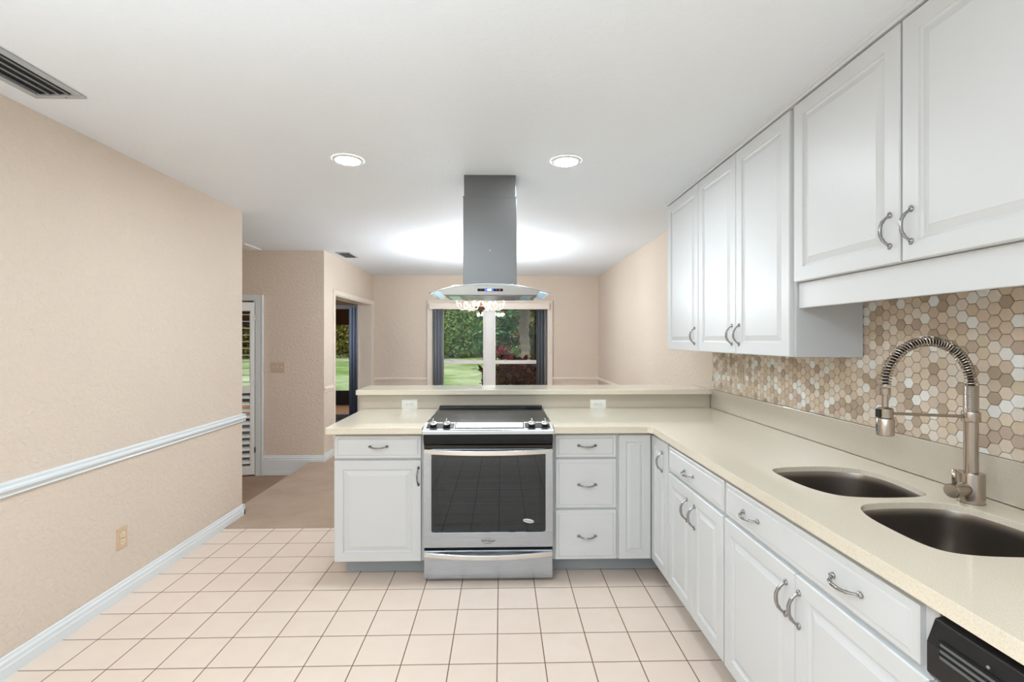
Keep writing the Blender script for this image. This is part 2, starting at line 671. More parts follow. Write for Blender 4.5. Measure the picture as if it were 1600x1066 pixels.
# the room beyond
w = MB().box(-6.4, -5.8, 9.4, 9.5, -.145, ZC).box(-2.75, -2.22, 9.4, 9.5, -.145, ZC).box(-5.8, -2.75, 9.4, 9.5, 2.075, ZC)
struct('wall_family_far', w, 'family_wall')
struct('wall_family_left', MB().box(-6.5, -6.4, 5.5, 9.5, -.145, ZC), 'family_wall')
struct('wall_family_right', MB().box(-2.32, -2.23, 7.8, 9.5, -.145, ZC), 'family_wall')
w = MB().box(-6.4, -4.4, 5.5, 5.6, -.145, ZC)
struct('wall_family_near', w, 'family_wall')
# porch knee wall, header and posts
w = MB().box(-7.0, -2.3, 11.3, 11.4, -.145, 0.19)
struct('wall_porch', w, 'dark_frame')
w = MB().box(-7.0, -2.3, 11.28, 11.42, 1.745, 2.2)
struct('trim_porch_header', w, 'porch_beam')
w = MB()
for x in (-6.9, -5.62, -4.08, -2.9):
    w.box(x - .05, x + .05, 11.3, 11.38, 0.19, 1.745)
struct('trim_porch_posts', w, 'dark_frame')
# sliding door frame to the porch
w = MB().box(-5.8, -2.75, 9.38, 9.46, -.145, -.07).box(-5.8, -5.74, 9.39, 9.45, -.07, 2.075).box(-2.81, -2.75, 9.39, 9.45, -.07, 2.075)
w.box(-4.33, -4.25, 9.39, 9.45, -.07, 2.075).box(-5.8, -2.75, 9.39, 9.45, 2.0, 2.075).box(-3.36, -3.29, 9.4, 9.45, -.07, 2.0)
d = struct('door_3', w, 'sill_grey', 'sliding glass door to the porch')
MB().box(-5.74, -2.81, 9.418, 9.422, -.07, 2.0).build('glass', 'pane_glass', d)

# low wall carrying the raised bar
struct('wall_peninsula', MB().box(-1.02, 1.56, 3.485, 3.62, 0, 1.004), 'peach_paint', 'low wall behind the range')


# baseboards and chair rails --------------------------------------------------
def base_prof(t=0.016, h=0.09):
    return [(0, 0), (t, 0), (t, h * .5), (t * .8, h * .56), (t * .8, h * .74), (t * .45, h * .84), (t * .4, h * .95), (0.001, h)]


def rail_prof(h=0.062, t=0.024):
    return [(0, 0), (t * .35, .002), (t * .5, h * .10), (t * .35, h * .22), (t * .5, h * .34), (t, h * .48), (t, h * .62), (t * .55, h * .72), (t * .6, h * .9), (t * .3, h), (0, h)]


def strip_x(prof, xw, sgn, y0, y1, z):
    """profile running along y on a wall plane x=xw, sticking out in sgn"""
    return MB().prism([(xw + sgn * a, z + b) for a, b in prof], y0, y1, 'y')


def strip_y(prof, yw, x0, x1, z, zb=0):
    return MB().prism([(yw - a, z + b) for a, b in prof], x0, x1, 'x')


struct('baseboard_left', strip_x(base_prof(), WL, 1, -2.2, 3.866, 0).box(-2.19, WL + .016, 3.85, 3.866, 0, .085), 'trim_paint', 'white baseboard along the peach wall')
struct('baseboard_hall', strip_y(base_prof(.016, .1), 5.5, -2.712, -2.018, -.02).box(-2.712, -2.19, 5.488, 5.5, -.145, -.02)
       .box(-2.712, -2.19, 5.484, 5.5, -.145, -.10), 'trim_paint', 'tall white baseboard stepping down into the hall')
struct('baseboard_dining_side', strip_x(base_prof(), -2.03, 1, 5.49, 5.775, 0.004), 'trim_paint')
struct('baseboard_far', strip_y(base_prof(), YB, -2.03, WR, 0.004), 'trim_paint')
struct('baseboard_right', strip_x(base_prof(), WR, -1, 3.63, 7.58, 0.004), 'trim_paint')
struct('trim_1', strip_x(rail_prof(.066, .026), WL, 1, -2.2, 3.868, .748).box(-2.19, WL + .02, 3.85, 3.868, .755, .81), 'trim_paint', 'white chair rail on the left wall')
struct('trim_2', strip_x(rail_prof(), -2.03, 1, 5.49, 5.775, .80), 'casing_paint', 'chair rail stub on the side wall')
struct('trim_3', strip_y(rail_prof(.055), YB, -2.03, -1.175, .745), 'casing_paint', 'chair rail left of the dining window')
struct('trim_3', strip_y(rail_prof(.055), YB, .823, WR, .745), 'casing_paint', 'chair rail right of the dining window')
struct('trim_4', strip_x(rail_prof(.055), WR, -1, 3.85, 7.575, .745), 'casing_paint', 'chair rail on the right dining wall')
# cased opening in the side wall
w = MB().box(-2.035, -2.012, 5.775, 5.832, .004, 2.0).box(-2.035, -2.012, 7.518, 7.588, .004, 2.0).box(-2.034, -2.0105, 5.7735, 7.5895, 1.953, 2.0065)
w.box(-2.232, -2.028, 5.828, 5.842, .004, 1.956).box(-2.232, -2.028, 7.508, 7.522, .004, 1.956).box(-2.2315, -2.027, 5.8275, 7.523, 1.9415, 1.9565)
w.box(-2.245, -2.222, 7.49, 7.59, -.145, 2.0)
struct('door_1', w, 'casing_paint', 'wide cased opening in the side wall')
# hall doorway casing
w = MB().box(-2.80, -2.714, 5.478, 5.5, -.145, 1.915).box(-3.98, -2.80, 5.478, 5.5, 1.85, 1.915).box(-2.795, -2.735, 5.47, 5.48, -.145, 1.87)
w.box(-2.83, -2.80, 5.5, 5.62, -.145, 1.85).box(-3.98, -3.9, 5.478, 5.5, -.145, 1.915).box(-2.722, -2.712, 5.468, 5.482, -.145, 1.915)
struct('door_2', w, 'trim_paint', 'white casing of the shuttered hall doorway', bevel=.002)
# dining window --------------------------------------------------------------
w = MB().box(-1.172, wx0, 7.578, 7.6, .24, 2.02).box(wx1, .82, 7.578, 7.6, .24, 2.02).box(-1.170, .818, 7.577, 7.6, wz1, 2.019)
w.box(-1.172, -1.15, 7.565, 7.6, .24, 2.02).box(.80, .82, 7.565, 7.6, .24, 2.02).box(-1.175, .823, 7.563, 7.6, 2.002, 2.024)
w.box(-1.2, .85, 7.53, 7.62, .27, .32)
win = struct('window_1', w, 'casing_paint', 'dining window with two sashes in a peach casing')
f = MB()
for (a, b) in ((wx0, -.93), (.60, wx1)):
    f.box(a, b, 7.68, 7.76, wz0, wz1)
f.box(-.29, -.09, 7.66, 7.78, wz0, wz1)
f.box(-.262, -.238, 7.64, 7.66, wz0, wz1).box(-.145, -.12, 7.64, 7.66, wz0, wz1)
f.box(-.93, -.29, 7.69, 7.75, wz1 - .05, wz1).box(-.09, .60, 7.69, 7.75, wz1 - .05, wz1)
f.box(-.93, -.29, 7.69, 7.75, wz0, wz0 + .06).box(-.09, .60, 7.69, 7.75, wz0, wz0 + .06)
f.build('window_frame', 'window_vinyl', win, bevel=.003)
for a, b in ((-.93, -.29), (-.09, .60)):
    r = MB().box(a, b, 7.67, 7.74, 1.01, 1.068).box(a + .12, a + .18, 7.655, 7.68, 1.062, 1.078).box(b - .18, b - .12, 7.655, 7.68, 1.062, 1.078)
    r.build('meeting_rail', 'window_vinyl', win, bevel=.003)
    MB().box(a, b, 7.708, 7.712, wz0 + .06, 1.01).build('pane', 'pane_glass', win)
    MB().box(a, b, 7.728, 7.732, 1.068, wz1 - .05).build('pane', 'pane_glass', win)

# ================================================================ OUTDOORS
g = MB()
NX, NY = 30, 36
pts = []
rnd = random.Random(4)
for j in range(NY + 1):
    y = 7.9 + (j / NY) ** 1.5 * 82
    for i in range(NX + 1):
        x = -60 + 100 * i / NX
        zz = -0.32 + 0.05 * math.sin(x * .35) + .05 * math.sin(y * .5) + max(0, y - 34) * .012
        pts.append((x, y, zz))
fs = [(j * (NX + 1) + i, j * (NX + 1) + i + 1, (j + 1) * (NX + 1) + i + 1, (j + 1) * (NX + 1) + i) for j in range(NY) for i in range(NX)]
g.add(pts, fs, 0, True)
lawn = struct('ground', g, 'grass', 'green lawn outside the windows')


def leaves(mb, c, rad, n, size, rnd, mi=0, bottom=-1.0, long=1.7):
    for _ in range(n):
        while True:
            p = Vector((rnd.uniform(-1, 1), rnd.uniform(-1, 1), rnd.uniform(bottom, 1)))
            l = p.length
            if l <= 1 and l > rnd.random() ** 1.2 * .85:
                break
        q = Vector((c[0] + p.x * rad[0], c[1] + p.y * rad[1], c[2] + p.z * rad[2]))
        a = Vector((rnd.gauss(0, 1), rnd.gauss(0, 1), rnd.gauss(-.3, .8))).normalized()
        b = a.cross(Vector((rnd.gauss(0, 1), rnd.gauss(0, 1), rnd.gauss(0, 1)))).normalized()
        s_ = size * rnd.uniform(.6, 1.3)
        a, b = a * s_ * long, b * s_ * .5
        mb.add([q, q + a * .5 + b, q + a, q + a * .5 - b], [(0, 1, 2, 3)], mi)


def tree_mesh(seed, h, n, mats, name):
    n = int(n * 1.7)
    rnd = random.Random(seed)
    e = bpy.data.objects.new(name, None)
    COL.objects.link(e)
    t = MB()
    lean = rnd.uniform(-.6, .6)
    t.tube([(0, 0, -.3), (lean * .3, 0, h * .25), (lean, .1, h * .55), (lean * 1.3, 0, h * .85)], [.28, .22, .16, .06], 8)
    for k in range(6):
        a = rnd.uniform(0, 6.28)
        z = h * rnd.uniform(.25, .7)
        t.tube([(lean * z / h, 0, z), (lean * z / h + math.cos(a) * .9, math.sin(a) * .9, z + .7), (lean * z / h + math.cos(a) * 1.9, math.sin(a) * 1.9, z + 1.1)], [.09, .06, .02], 6)
    t.build('trunk', 'bark', e)
    l = MB()
    leaves(l, (lean, 0, h * .72), (h * .42, h * .36, h * .34), n, .17, rnd)
    for k in range(9):
        a = rnd.uniform(0, 6.28)
        z = h * rnd.uniform(.22, .7)
        leaves(l, (math.cos(a) * h * .28, math.sin(a) * h * .25, z), (h * .2, h * .2, h * .16), n // 9, .16, rnd)
    # undergrowth round the trunk
    leaves(l, (0, 0, h * .13), (h * .42, h * .3, h * .14), n // 2, .16, rnd)
    l.build('foliage', mats, e)
    return e


protos = [tree_mesh(11, 9.5, 3300, 'leaf_dark', 'tree'), tree_mesh(12, 8.5, 3000, 'leaf_mid', 'tree'), tree_mesh(13, 11, 3600, 'leaf_dark', 'tree')]
spots = []
rnd = random.Random(7)
for row, (yy, x0) in enumerate(((42, -38), (51, -34), (60, -38), (69, -34))):
    for i in range(7):
        spots.append((x0 + 8.4 * i + rnd.uniform(-.3, .3), yy + rnd.uniform(-.4, .4), rnd.uniform(0, 6.28), rnd.choice([0, 2, 0, 1])))
used = set()
for (x, y, a, k) in spots:
    if k in used:
        t = copy_tree(protos[k])
    else:
        t = protos[k]
        used.add(k)
    t.location = (x, y, -.25 + (y - 34) * .012)
    t.rotation_euler = (0, 0, a)
    tag(t, 'tree in the dense olive green wood across the lawn', 'tree', 'trees across the lawn')
for k, p in enumerate(protos):
    if k not in used:
        for c_ in kids(p):
            bpy.data.objects.remove(c_)
        bpy.data.objects.remove(p)


def blades(mb, c, n, ln, wd, rnd, up=.6, mi=0):
    """rosette of long strap leaves"""
    for k in range(n):
        a = rnd.uniform(0, 2 * PI)
        el = rnd.uniform(.15, 1.35) * up
        L = ln * rnd.uniform(.7, 1.15)
        d = Vector((math.cos(a), math.sin(a), 0))
        sd = Vector((-math.sin(a), math.cos(a), 0))
        P = []
        for j in range(5):
            t = j / 4
            p = Vector(c) + d * L * t * math.cos(el) + Vector((0, 0, L * (t * math.sin(el) - .35 * t * t)))
            ww = wd * math.sin(PI * (0.12 + .86 * t)) * .5
            P.append((p, ww))
        vs = []
        for p, ww in P:
            vs += [p - sd * ww, p + sd * ww + Vector((0, 0, ww * .5))]
        mb.add(vs, [(2 * j, 2 * j + 1, 2 * j + 3, 2 * j + 2) for j in range(4)], mi)


def bush(name, loc, label, cat, mats, spec, seed, group=None):
    rnd = random.Random(seed)
    e = thing(name, loc, label, cat, group=group)
    st = MB()
    lf = MB()
    for (x, y, z, n, ln, wd, up) in spec:
        st.tube([(x * .3, y * .3, -.05), (x * .7, y * .7, z * .5), (x, y, z)], [.022, .016, .01], 6)
        blades(lf, (x, y, z), n, ln, wd, rnd, up)
    st.build('stem', 'bark', e)
    lf.build('foliage', mats, e)
    return e


G0 = -.34
r = random.Random(3)
bush('cordyline', (.02, 11.2, G0), 'deep red cordyline with strap leaves in the garden bed', 'plant', 'leaf_red',
     [(-.02, 0, 1.30, 40, .46, .055, 1.1), (.16, .1, 1.08, 36, .46, .055, 1), (.3, 0, .98, 30, .44, .05, .9), (-.2, -.05, .95, 28, .42, .05, .9), (.05, -.1, .85, 30, .44, .05, .8)], 5)
bush('cordyline', (.62, 11.5, G0), 'dark maroon plant at the right edge of the dining window', 'plant', 'leaf_maroon',
     [(0, 0, .98, 30, .42, .07, .9), (.2, .1, .8, 26, .4, .07, .9), (-.25, 0, .9, 26, .4, .07, .9), (-.1, .1, 1.1, 22, .42, .06, 1)], 6)
bush('cordyline', (-.45, 11.4, G0), 'maroon strap leaf plant left of the red cordyline', 'plant', 'leaf_maroon',
     [(0, 0, .95, 30, .4, .07, .9), (.25, .1, .9, 26, .4, .07, .9), (.3, -.1, .75, 26, .4, .07, .8)], 16)
bush('tropical_shrub', (.0, 12.6, G0), 'big pale green broad-leaved shrub behind the red cordyline', 'plant', 'leaf_palm',
     [(r.uniform(-.55, .45), r.uniform(-.4, .4), r.uniform(1.1, 2.45), 22, .5, .12, 1.0) for k in range(17)], 7)
bush('tropical_shrub', (.95, 13.2, G0), 'brown green shrub with thin leaves beside the right window edge', 'plant', 'leaf_dark',
     [(r.uniform(-.6, .5), r.uniform(-.4, .4), r.uniform(.9, 2.6), 22, .5, .08, 1.0) for k in range(18)], 8)
# shaggy grey palm trunk with fronds overhead
pt = thing('palm_tree', (.60, 12.1, G0), 'palm with a shaggy grey trunk at the right of the dining window view', 'tree')
rr = random.Random(31)
tk = MB()
pp, pr_ = [], []
for k in range(40):
    z = -.05 + k * .075
    pp.append((.02 * math.sin(k * .4), .02 * math.cos(k * .3), z))
    pr_.append(.115 + (.028 if k % 3 == 0 else 0) + rr.uniform(-.008, .012))
tk.tube(pp, pr_, 14)
tk.build('trunk', 'palm_bark', pt)
fr2 = MB()
blades(fr2, (0, 0, 2.85), 60, 1.5, .16, rr, .75)
fr2.build('fronds', 'leaf_mid', pt)
w = MB()
rr = random.Random(9)
leaves(w, (0, 0, .62), (1.15, .5, .62), 5200, .085, rr, bottom=-1)
o = w.build('ground_cover', 'leaf_maroon', loc=None)
o.location = (.72, 10.3, G0 + .08)
tag(o, 'low dark reddish undergrowth in front of the red cordyline', 'plant', kind='stuff')
w = MB()
leaves(w, (0, 0, 1.7), (.7, .6, 1.1), 1400, .14, rr)
w.tube([(0, 0, -.1), (.1, 0, 1.0), (0, 0, 2.2)], [.07, .05, .03], 8, 1)
o = w.build('leafy_tree', ['leaf_dark', 'bark'])
o.location = (1.5, 14.5, G0)
tag(o, 'small dark leafy tree at the right behind the garden bed', 'tree')
# mulch bed
b = MB()
ring = [(0.35 + 1.6 * math.cos(t) * (1 + .08 * math.sin(3 * t)), 11.4 + 1.6 * math.sin(t)) for t in [2 * PI * k / 28 for k in range(28)]]
b.prism(ring, -.36, -.24, 'z')
struct('ground_bed', b, 'mulch', 'brown mulch bed')

# ================================================================ HANDLES AND FRONTS
def handle_mesh():
    mb = MB()
    pts, rs = [], []
    L = 0.048
    N = 20
    for k in range(N + 1):
        t = k / N * 2 - 1
        x = t * L
        y = -0.003 - 0.027 * (1 - abs(t) ** 2.6)
        pts.append((x, y, -0.004 * (1 - t * t)))
        rs.append(0.0033 + 0.0015 * math.cos(t * PI / 2) ** 2 + (0.0012 if abs(abs(t) - .62) < .06 else 0) + .0016 * (abs(t) > .93))
    mb.tube(pts, rs, 10, flat=1.25)
    for sx in (-1, 1):
        M = Matrix.Translation((sx * L, 0, 0)) @ Matrix.Rotation(PI / 2, 4, 'X')
        mb.lathe([(.0085, 0), (.0088, .002), (.0065, .0045), (.004, .007), (.0001, .009)], 16, M=M)
        M2 = Matrix.Translation((sx * (L + .007), -.003, 0))
        mb.lathe([(.0001, -.0045), (.004, -.003), (.005, 0), (.004, .003), (.0001, .0045)], 12, M=M2)
    return mb


_h = handle_mesh()
_ho = _h.build('handle', 'nickel')
HANDLE = _ho.data
bpy.data.objects.remove(_ho)


def handle(parent, x, y, z, vertical=False):
    o = bpy.data.objects.new('handle', HANDLE)
    COL.objects.link(o)
    o.parent = parent
    o.location = (x, y, z)
    if vertical:
        o.rotation_euler = (0, PI / 2, 0)
    return o


DT = 0.02   # front thickness


def door_front(parent, x0, x1, z0, z1, name='door', fr=0.052):
    T = -DT
    rings = [(0, T + .004), (.003, T), (fr, T), (fr + .002, T + .006), (fr + .008, T + .0095), (fr + .012, T + .0095), (fr + .034, T + .002), (fr + .036, T + .0008)]
    if (x1 - x0) < .2:
        fr = 0.042
        rings = [(0, T + .004), (.003, T), (fr, T), (fr + .003, T + .006), (fr + .008, T + .007), (fr + .024, T + .001)]
    o = MB().panel(x0, x1, z0, z1, rings).build(name, 'cabinet_paint', parent)
    return o


def drawer_front(parent, x0, x1, z0, z1, name='drawer'):
    T = -DT
    rings = [(0, T + .007), (.004, T + .004), (.018, T + .004), (.022, T), (.024, T)]
    return MB().panel(x0, x1, z0, z1, rings).build(name, 'cabinet_paint', parent)


def carcass(parent, x0, x1, d, ztop=.866, z0=.115, open_top=False, ts=.018, toe=0.115, side_mat='cabinet_paint', left_in=0, right_in=0):
    """local coords: front plane at y=0 (fronts stand at -DT), box going +y"""
    b = MB()
    t = .018
    b.box(x0, x1, 0, t, z0, ztop)
    b.box(x0, x0 + ts, t, d, z0, ztop).box(x1 - ts, x1, t, d, z0, ztop)
    b.box(x0 + ts, x1 - ts, d - t, d, z0, ztop).box(x0 + t, x1 - t, t, d - t, z0, z0 + t)
    if not open_top:
        b.box(x0 + t, x1 - t, t, d - t, ztop - t, ztop)
    b.build('carcass', side_mat, parent)
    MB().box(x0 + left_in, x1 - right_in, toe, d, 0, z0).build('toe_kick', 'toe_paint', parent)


# ---- peninsula base cabinets
YF = 2.795
DP = 3.46 - YF
c = thing('base_cabinet', (-.967, YF, 0), 'white base cabinet with one drawer over one door, left of the range', 'cabinet')
carcass(c, 0, .515, DP, left_in=.03)
d = drawer_front(c, .0, .502, .716, .848)
handle(d, .256, -DT - .001, .786)
d = door_front(c, 0, .502, .118, .705)
handle(d, .486, -DT, .613, True)
c = thing('base_cabinet', (.304, YF, 0), 'white base cabinet with three stacked drawers, right of the range', 'cabinet')
carcass(c, 0, .38, DP)
for z0, z1, hz in ((.716, .848, .786), (.419, .705, .557), (.118, .407, .257)):
    d = drawer_front(c, .014, .373, z0, z1)
    handle(d, .199, -DT - .001, hz)
c = thing('corner_panel', (.684, YF, 0), 'narrow white blind corner panel without handle, between drawers and right run', 'cabinet panel')
MB().box(0, .219, 0, .018, .115, .866).build('carcass', 'cabinet_paint', c)
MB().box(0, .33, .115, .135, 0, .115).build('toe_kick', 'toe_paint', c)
door_front(c, .007, .196, .118, .848, 'panel')

# ---- right run base cabinets (front faces -x)
XF = .905
R90 = -PI / 2


def right_cab(name, ytop, label, cat='cabinet'):
    return thing(name, (XF, ytop, 0), label, cat, R90)


c = right_cab('base_cabinet', 2.78, 'narrow white base cabinet with one tall door, in the corner of the right run')
carcass(c, 0.0, .268, 1.535 - XF, toe=.11)
d = door_front(c, .0, .262, .118, .848)
handle(d, .185, -DT, .735, True)
c = right_cab('base_cabinet', 2.508, 'white base cabinet with a drawer over two doors, between corner and sink cabinet')
carcass(c, 0, .632, 1.535 - XF, toe=.11)
d = drawer_front(c, .008, .626, .716, .842)
handle(d, .287, -DT - .001, .775)
d = door_front(c, .006, .321, .118, .702)
handle(d, .265, -DT, .597, True)
d = door_front(c, .325, .626, .118, .702)
handle(d, .353, -DT, .594, True)
handle_y = .597
c = right_cab('sink_cabinet', 1.872, 'long white cabinet under the sink with a wide false drawer and two doors')
carcass(c, 0, .912, 1.535 - XF, open_top=True, toe=.11, ts=.007)
d = drawer_front(c, .008, .88, .716, .842, 'false_drawer')
handle(d, .205, -DT - .001, .780)
handle(d, .673, -DT - .001, .780)
d = door_front(c, .006, .456, .118, .702)
handle(d, .415, -DT, .606, True)
d = door_front(c, .460, .905, .118, .702)
handle(d, .480, -DT, .606, True)

# ---- dishwasher
c = thing('dishwasher', (XF, .955, 0), 'dishwasher with black vented control panel and silver door, under the worktop', 'dishwasher', R90)
MB().box(0.003, .597, 0.01, .6, .03, .845).build('body', 'black_plastic', c)
MB().box(0.006, .594, -.025, .01, .13, .722).build('door', 'stainless', c, bevel=.004)
MB().box(0.01, .59, .05, .1, 0, .12).build('toe_kick', 'black_plastic', c)
p = MB().prism([(.01, .724), (-.030, .724), (-.038, .735), (-.038, .795), (-.020, .842), (.01, .848)], .004, .596, 'x').build('control_panel', 'black_plastic', c, bevel=.003)
for k in range(3):
    z = .806 - k * .0125
    MB().box(.035, .155, -.041 + k * -.0004 + .003, -.030, z - .003, z + .003).build('vent_slat', 'louver_grey', p)
    MB().box(.033, .157, -.0385, -.032, z + .0035, z + .0085).build('vent_slot', 'dark_gap', p)
MB().box(.20, .42, -.0395, -.03, .742, .80).build('latch_recess', 'dark_gap', p, bevel=.006)
MB().lathe([(.003, 0), (.003, .002), (.0001, .003)], 12, M=Matrix.Translation((.125, -.034, .823)) @ Matrix.Rotation(PI / 2, 4, 'X')).build('indicator', 'mark_grey', p)
c = thing('filler_panel', (XF, .352, 0), 'white end panel past the dishwasher', 'cabinet panel', R90)
MB().box(0, .05, 0, .62, 0, .866).build('panel', 'cabinet_paint', c)

# ================================================================ WORKTOPS
def slab_poly(outer, holes, z0, z1):
    mb = MB()
    loops = [outer] + holes
    tri = tessellate_polygon([[Vector((x, y, 0)) for x, y in l] for l in loops])
    flat = [p for l in loops for p in l]
    n = len(flat)
    vs = [(x, y, z1) for x, y in flat] + [(x, y, z0) for x, y in flat]
    fs = [tuple(t) for t in tri] + [tuple(i + n for i in reversed(t)) for t in tri]
    k = 0
    for l in loops:
        m = len(l)
        for i in range(m):
            a, b = k + i, k + (i + 1) % m
            fs.append((a, b, b + n, a + n))
        k += m
    mb.add(vs, fs)
    return mb


def catmull(pts, sub=6):
    out = []
    n = len(pts)
    for i in range(n):
        p0, p1, p2, p3 = [Vector(pts[(i + k - 1) % n]) for k in range(4)]
        for s_ in range(sub):
            t = s_ / sub
            q = 0.5 * ((2 * p1) + (-p0 + p2) * t + (2 * p0 - 5 * p1 + 4 * p2 - p3) * t * t + (-p0 + 3 * p1 - 3 * p2 + p3) * t ** 3)
            out.append((q.x, q.y))
    return out


bowl_a = [(1.040, 1.795), (1.083, 1.838), (1.190, 1.856), (1.31, 1.852), (1.392, 1.812), (1.420, 1.722), (1.414, 1.61), (1.392, 1.53),
          (1.350, 1.497), (1.270, 1.487), (1.175, 1.490), (1.092, 1.513), (1.048, 1.585), (1.034, 1.69)]
bowl_b = [(x + .002, 2.930 - y) for x, y in reversed(bowl_a)]
holeA, holeB = catmull(bowl_a), catmull(bowl_b)
ZT, ZU = .905, .867
outer = [(.304, 2.725), (.845, 2.725), (.858, 2.719), (.868, 2.700), (.868, .30), (1.54, .30), (1.54, 3.465), (.304, 3.465)]
o = slab_poly(outer, [holeA, holeB], ZU, ZT).build('worktop', 'quartz', bevel=.003)
tag(o, 'L-shaped cream quartz worktop with two sink cut-outs, right of the range', 'worktop')
o = MB().box(-1.0, -.451, 2.725, 3.465, ZU, ZT).build('worktop', 'quartz', bevel=.003)
tag(o, 'short cream quartz worktop left of the range', 'worktop')
o = MB().box(-1.045, 1.558, 3.438, 3.80, 1.006, 1.043).build('bar_top', 'quartz', bevel=.004)
tag(o, 'long raised cream quartz bar top behind the range', 'bar top')
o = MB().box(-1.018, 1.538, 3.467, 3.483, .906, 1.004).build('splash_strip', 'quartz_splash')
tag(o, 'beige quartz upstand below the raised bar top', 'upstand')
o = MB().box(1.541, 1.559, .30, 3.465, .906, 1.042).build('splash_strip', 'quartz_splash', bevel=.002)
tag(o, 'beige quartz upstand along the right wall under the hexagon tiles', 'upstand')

# ---- hexagon tiles
hx = MB()
rnd = random.Random(21)
Hh = .0405            # flat to flat
Rr = Hh / math.sqrt(3)
gap = .0011
colw = 1.5 * Rr
ncol = int((3.462 - .3) / colw) + 1
hx.box(1.5565, 1.5595, .3, 3.465, 1.042, 1.66, 8)
for i in range(ncol):
    yc = 3.462 - i * colw
    ztop = 1.332 if yc > 2.02 else 1.66
    j = 0
    while True:
        zc = 1.040 + j * Hh + (Hh / 2 if i % 2 else 0)
        j += 1
        if zc - Hh / 2 > ztop:
            break
        P = []
        for k in range(6):
            a = PI / 3 * k
            y = yc + (Rr - gap) * math.cos(a)
            z = zc + (Rr - gap) * math.sin(a)
            P.append((min(y, 3.465), min(max(z, 1.043), ztop)))
        if max(p[1] for p in P) - min(p[1] for p in P) < .006:
            continue
        pc = (sum(p[0] for p in P) / 6, sum(p[1] for p in P) / 6)
        Q = [(pc[0] + (p[0] - pc[0]) * .93, pc[1] + (p[1] - pc[1]) * .93) for p in P]
        mi = rnd.choices(range(8), [22, 20, 17, 12, 9, 12, 10, 6])[0]
        vs = [(1.557, *p) for p in P] + [(1.5535, *p) for p in P] + [(1.5522, *q) for q in Q]
        fs = [(k, (k + 1) % 6, (k + 1) % 6 + 6, k + 6) for k in range(6)] + [(k + 6, (k + 1) % 6 + 6, (k + 1) % 6 + 12, k + 12) for k in range(6)]
        fs.append(tuple(range(12, 18)))
        hx.add(vs, fs, mi)
o = hx.build('tile_backsplash', HEXM + ['grout'])
tag(o, 'hexagon mosaic backsplash in cream, tan and white on the right wall', 'backsplash')

# ================================================================ SINK
snk = thing('kitchen_sink', (1.23, 1.465, .69), 'undermount double bowl stainless sink set in the worktop', 'sink')
off = Vector((1.23, 1.465, .69))


def bowl(hole):
    mb = MB()
    cx = sum(p[0] for p in hole) / len(hole)
    cy = sum(p[1] for p in hole) / len(hole)
    levels = [(.998, .886), (.994, .884), (.988, .86), (.975, .78), (.955, .72), (.93, .700), (.86, .690), (.6, .687), (.14, .682), (.12, .678), (.02, .677)]
    vs, fs = [], []
    n = len(hole)
    for s_, z in levels:
        vs += [(cx + (x - cx) * s_, cy + (y - cy) * s_, z) for x, y in hole]
    for i in range(len(levels) - 1):
        for k in range(n):
            a, b = i * n + k, i * n + (k + 1) % n
            fs.append((a, b, b + n, a + n))
    fs.append(tuple(range((len(levels) - 1) * n, len(levels) * n)))
    mb.add([Vector(v) - off for v in vs], fs, 0, True)
    o = mb.build('bowl', 'sink_steel', snk)
    M = Matrix.Translation((cx - off.x, cy - off.y, .684 - off.z))
    MB().lathe([(.045, 0), (.045, .004), (.038, .005), (.034, .001), (.012, .0), (.008, .004), (.0001, .005)], 28, M=M).build('drain', 'stainless', o)


bowl(holeA)
bowl(holeB)

# ================================================================ FAUCET
fx, fy = 1.452, 1.437
fa = thing('kitchen_faucet', (fx, fy, ZT), 'brushed nickel spring-neck pull-down faucet behind the sink', 'faucet')
dz = ZT
MB().lathe([(.0345, 0), (.0345, .003), (.033, .004), (.033, .089), (.032, .0925), (.019, .0935), (.0178, .094)], 40).build('base', 'faucet_nickel', fa)
MB().lathe([(.0178, .093), (.0178, .252)], 32).build('post', 'faucet_nickel', fa)
rb = []
zz = .281
while zz < .361:
    rb += [(.0180, zz), (.0188, zz + .0012), (.0180, zz + .0024)]
    zz += .0027
MB().lathe(rb, 32).build('threaded_sleeve', 'faucet_nickel', fa)
MB().lathe([(.0225, .250), (.0232, .2515), (.0232, .2795), (.0225, .281), (.0178, .281)], 36).build('collar', 'faucet_nickel', fa)
R_ = .135
cxa, cza = -R_, 1.268 - dz
# spring
path = []
NS = 900
a0, a1 = 0.0, PI
L_arc = PI * R_
straight = .012
turns = 46
sp = []
for k in range(NS + 1):
    t = k / NS
    ang = t * PI
    c_ = Vector((cxa + R_ * math.cos(ang), 0, cza + R_ * math.sin(ang)))
    rad_dir = Vector((math.cos(ang), 0, math.sin(ang)))
    ph = t * turns * 2 * PI
    sp.append(c_ + rad_dir * (.0140 * math.cos(ph)) + Vector((0, .0140 * math.sin(ph), 0)))
MB().tube(sp, .0021, 6).build('spring', 'faucet_nickel', fa)
MB().tube([(cxa + R_ * math.cos(k / 24 * PI), 0, cza + R_ * math.sin(k / 24 * PI)) for k in range(25)], .0075, 12).build('hose', 'black_plastic', fa)
hx_ = -2 * R_
hd = MB().lathe([(.0215, 1.114), (.0235, 1.116), (.0235, 1.164), (.0215, 1.167)], 36, M=Matrix.Translation((hx_, 0, -dz))).build('spray_head', 'faucet_nickel', fa)
MB().box(hx_ - .026, hx_ - .0195, -.006, .006, 1.125 - dz, 1.150 - dz).build('spray_button', 'nickel', hd, bevel=.002)
hr = MB().lathe([(.018, 1.168), (.0205, 1.169), (.0205, 1.196), (.017, 1.199), (.0095, 1.201)], 36, M=Matrix.Translation((hx_, 0, -dz))).build('head_clip', 'faucet_nickel', fa)
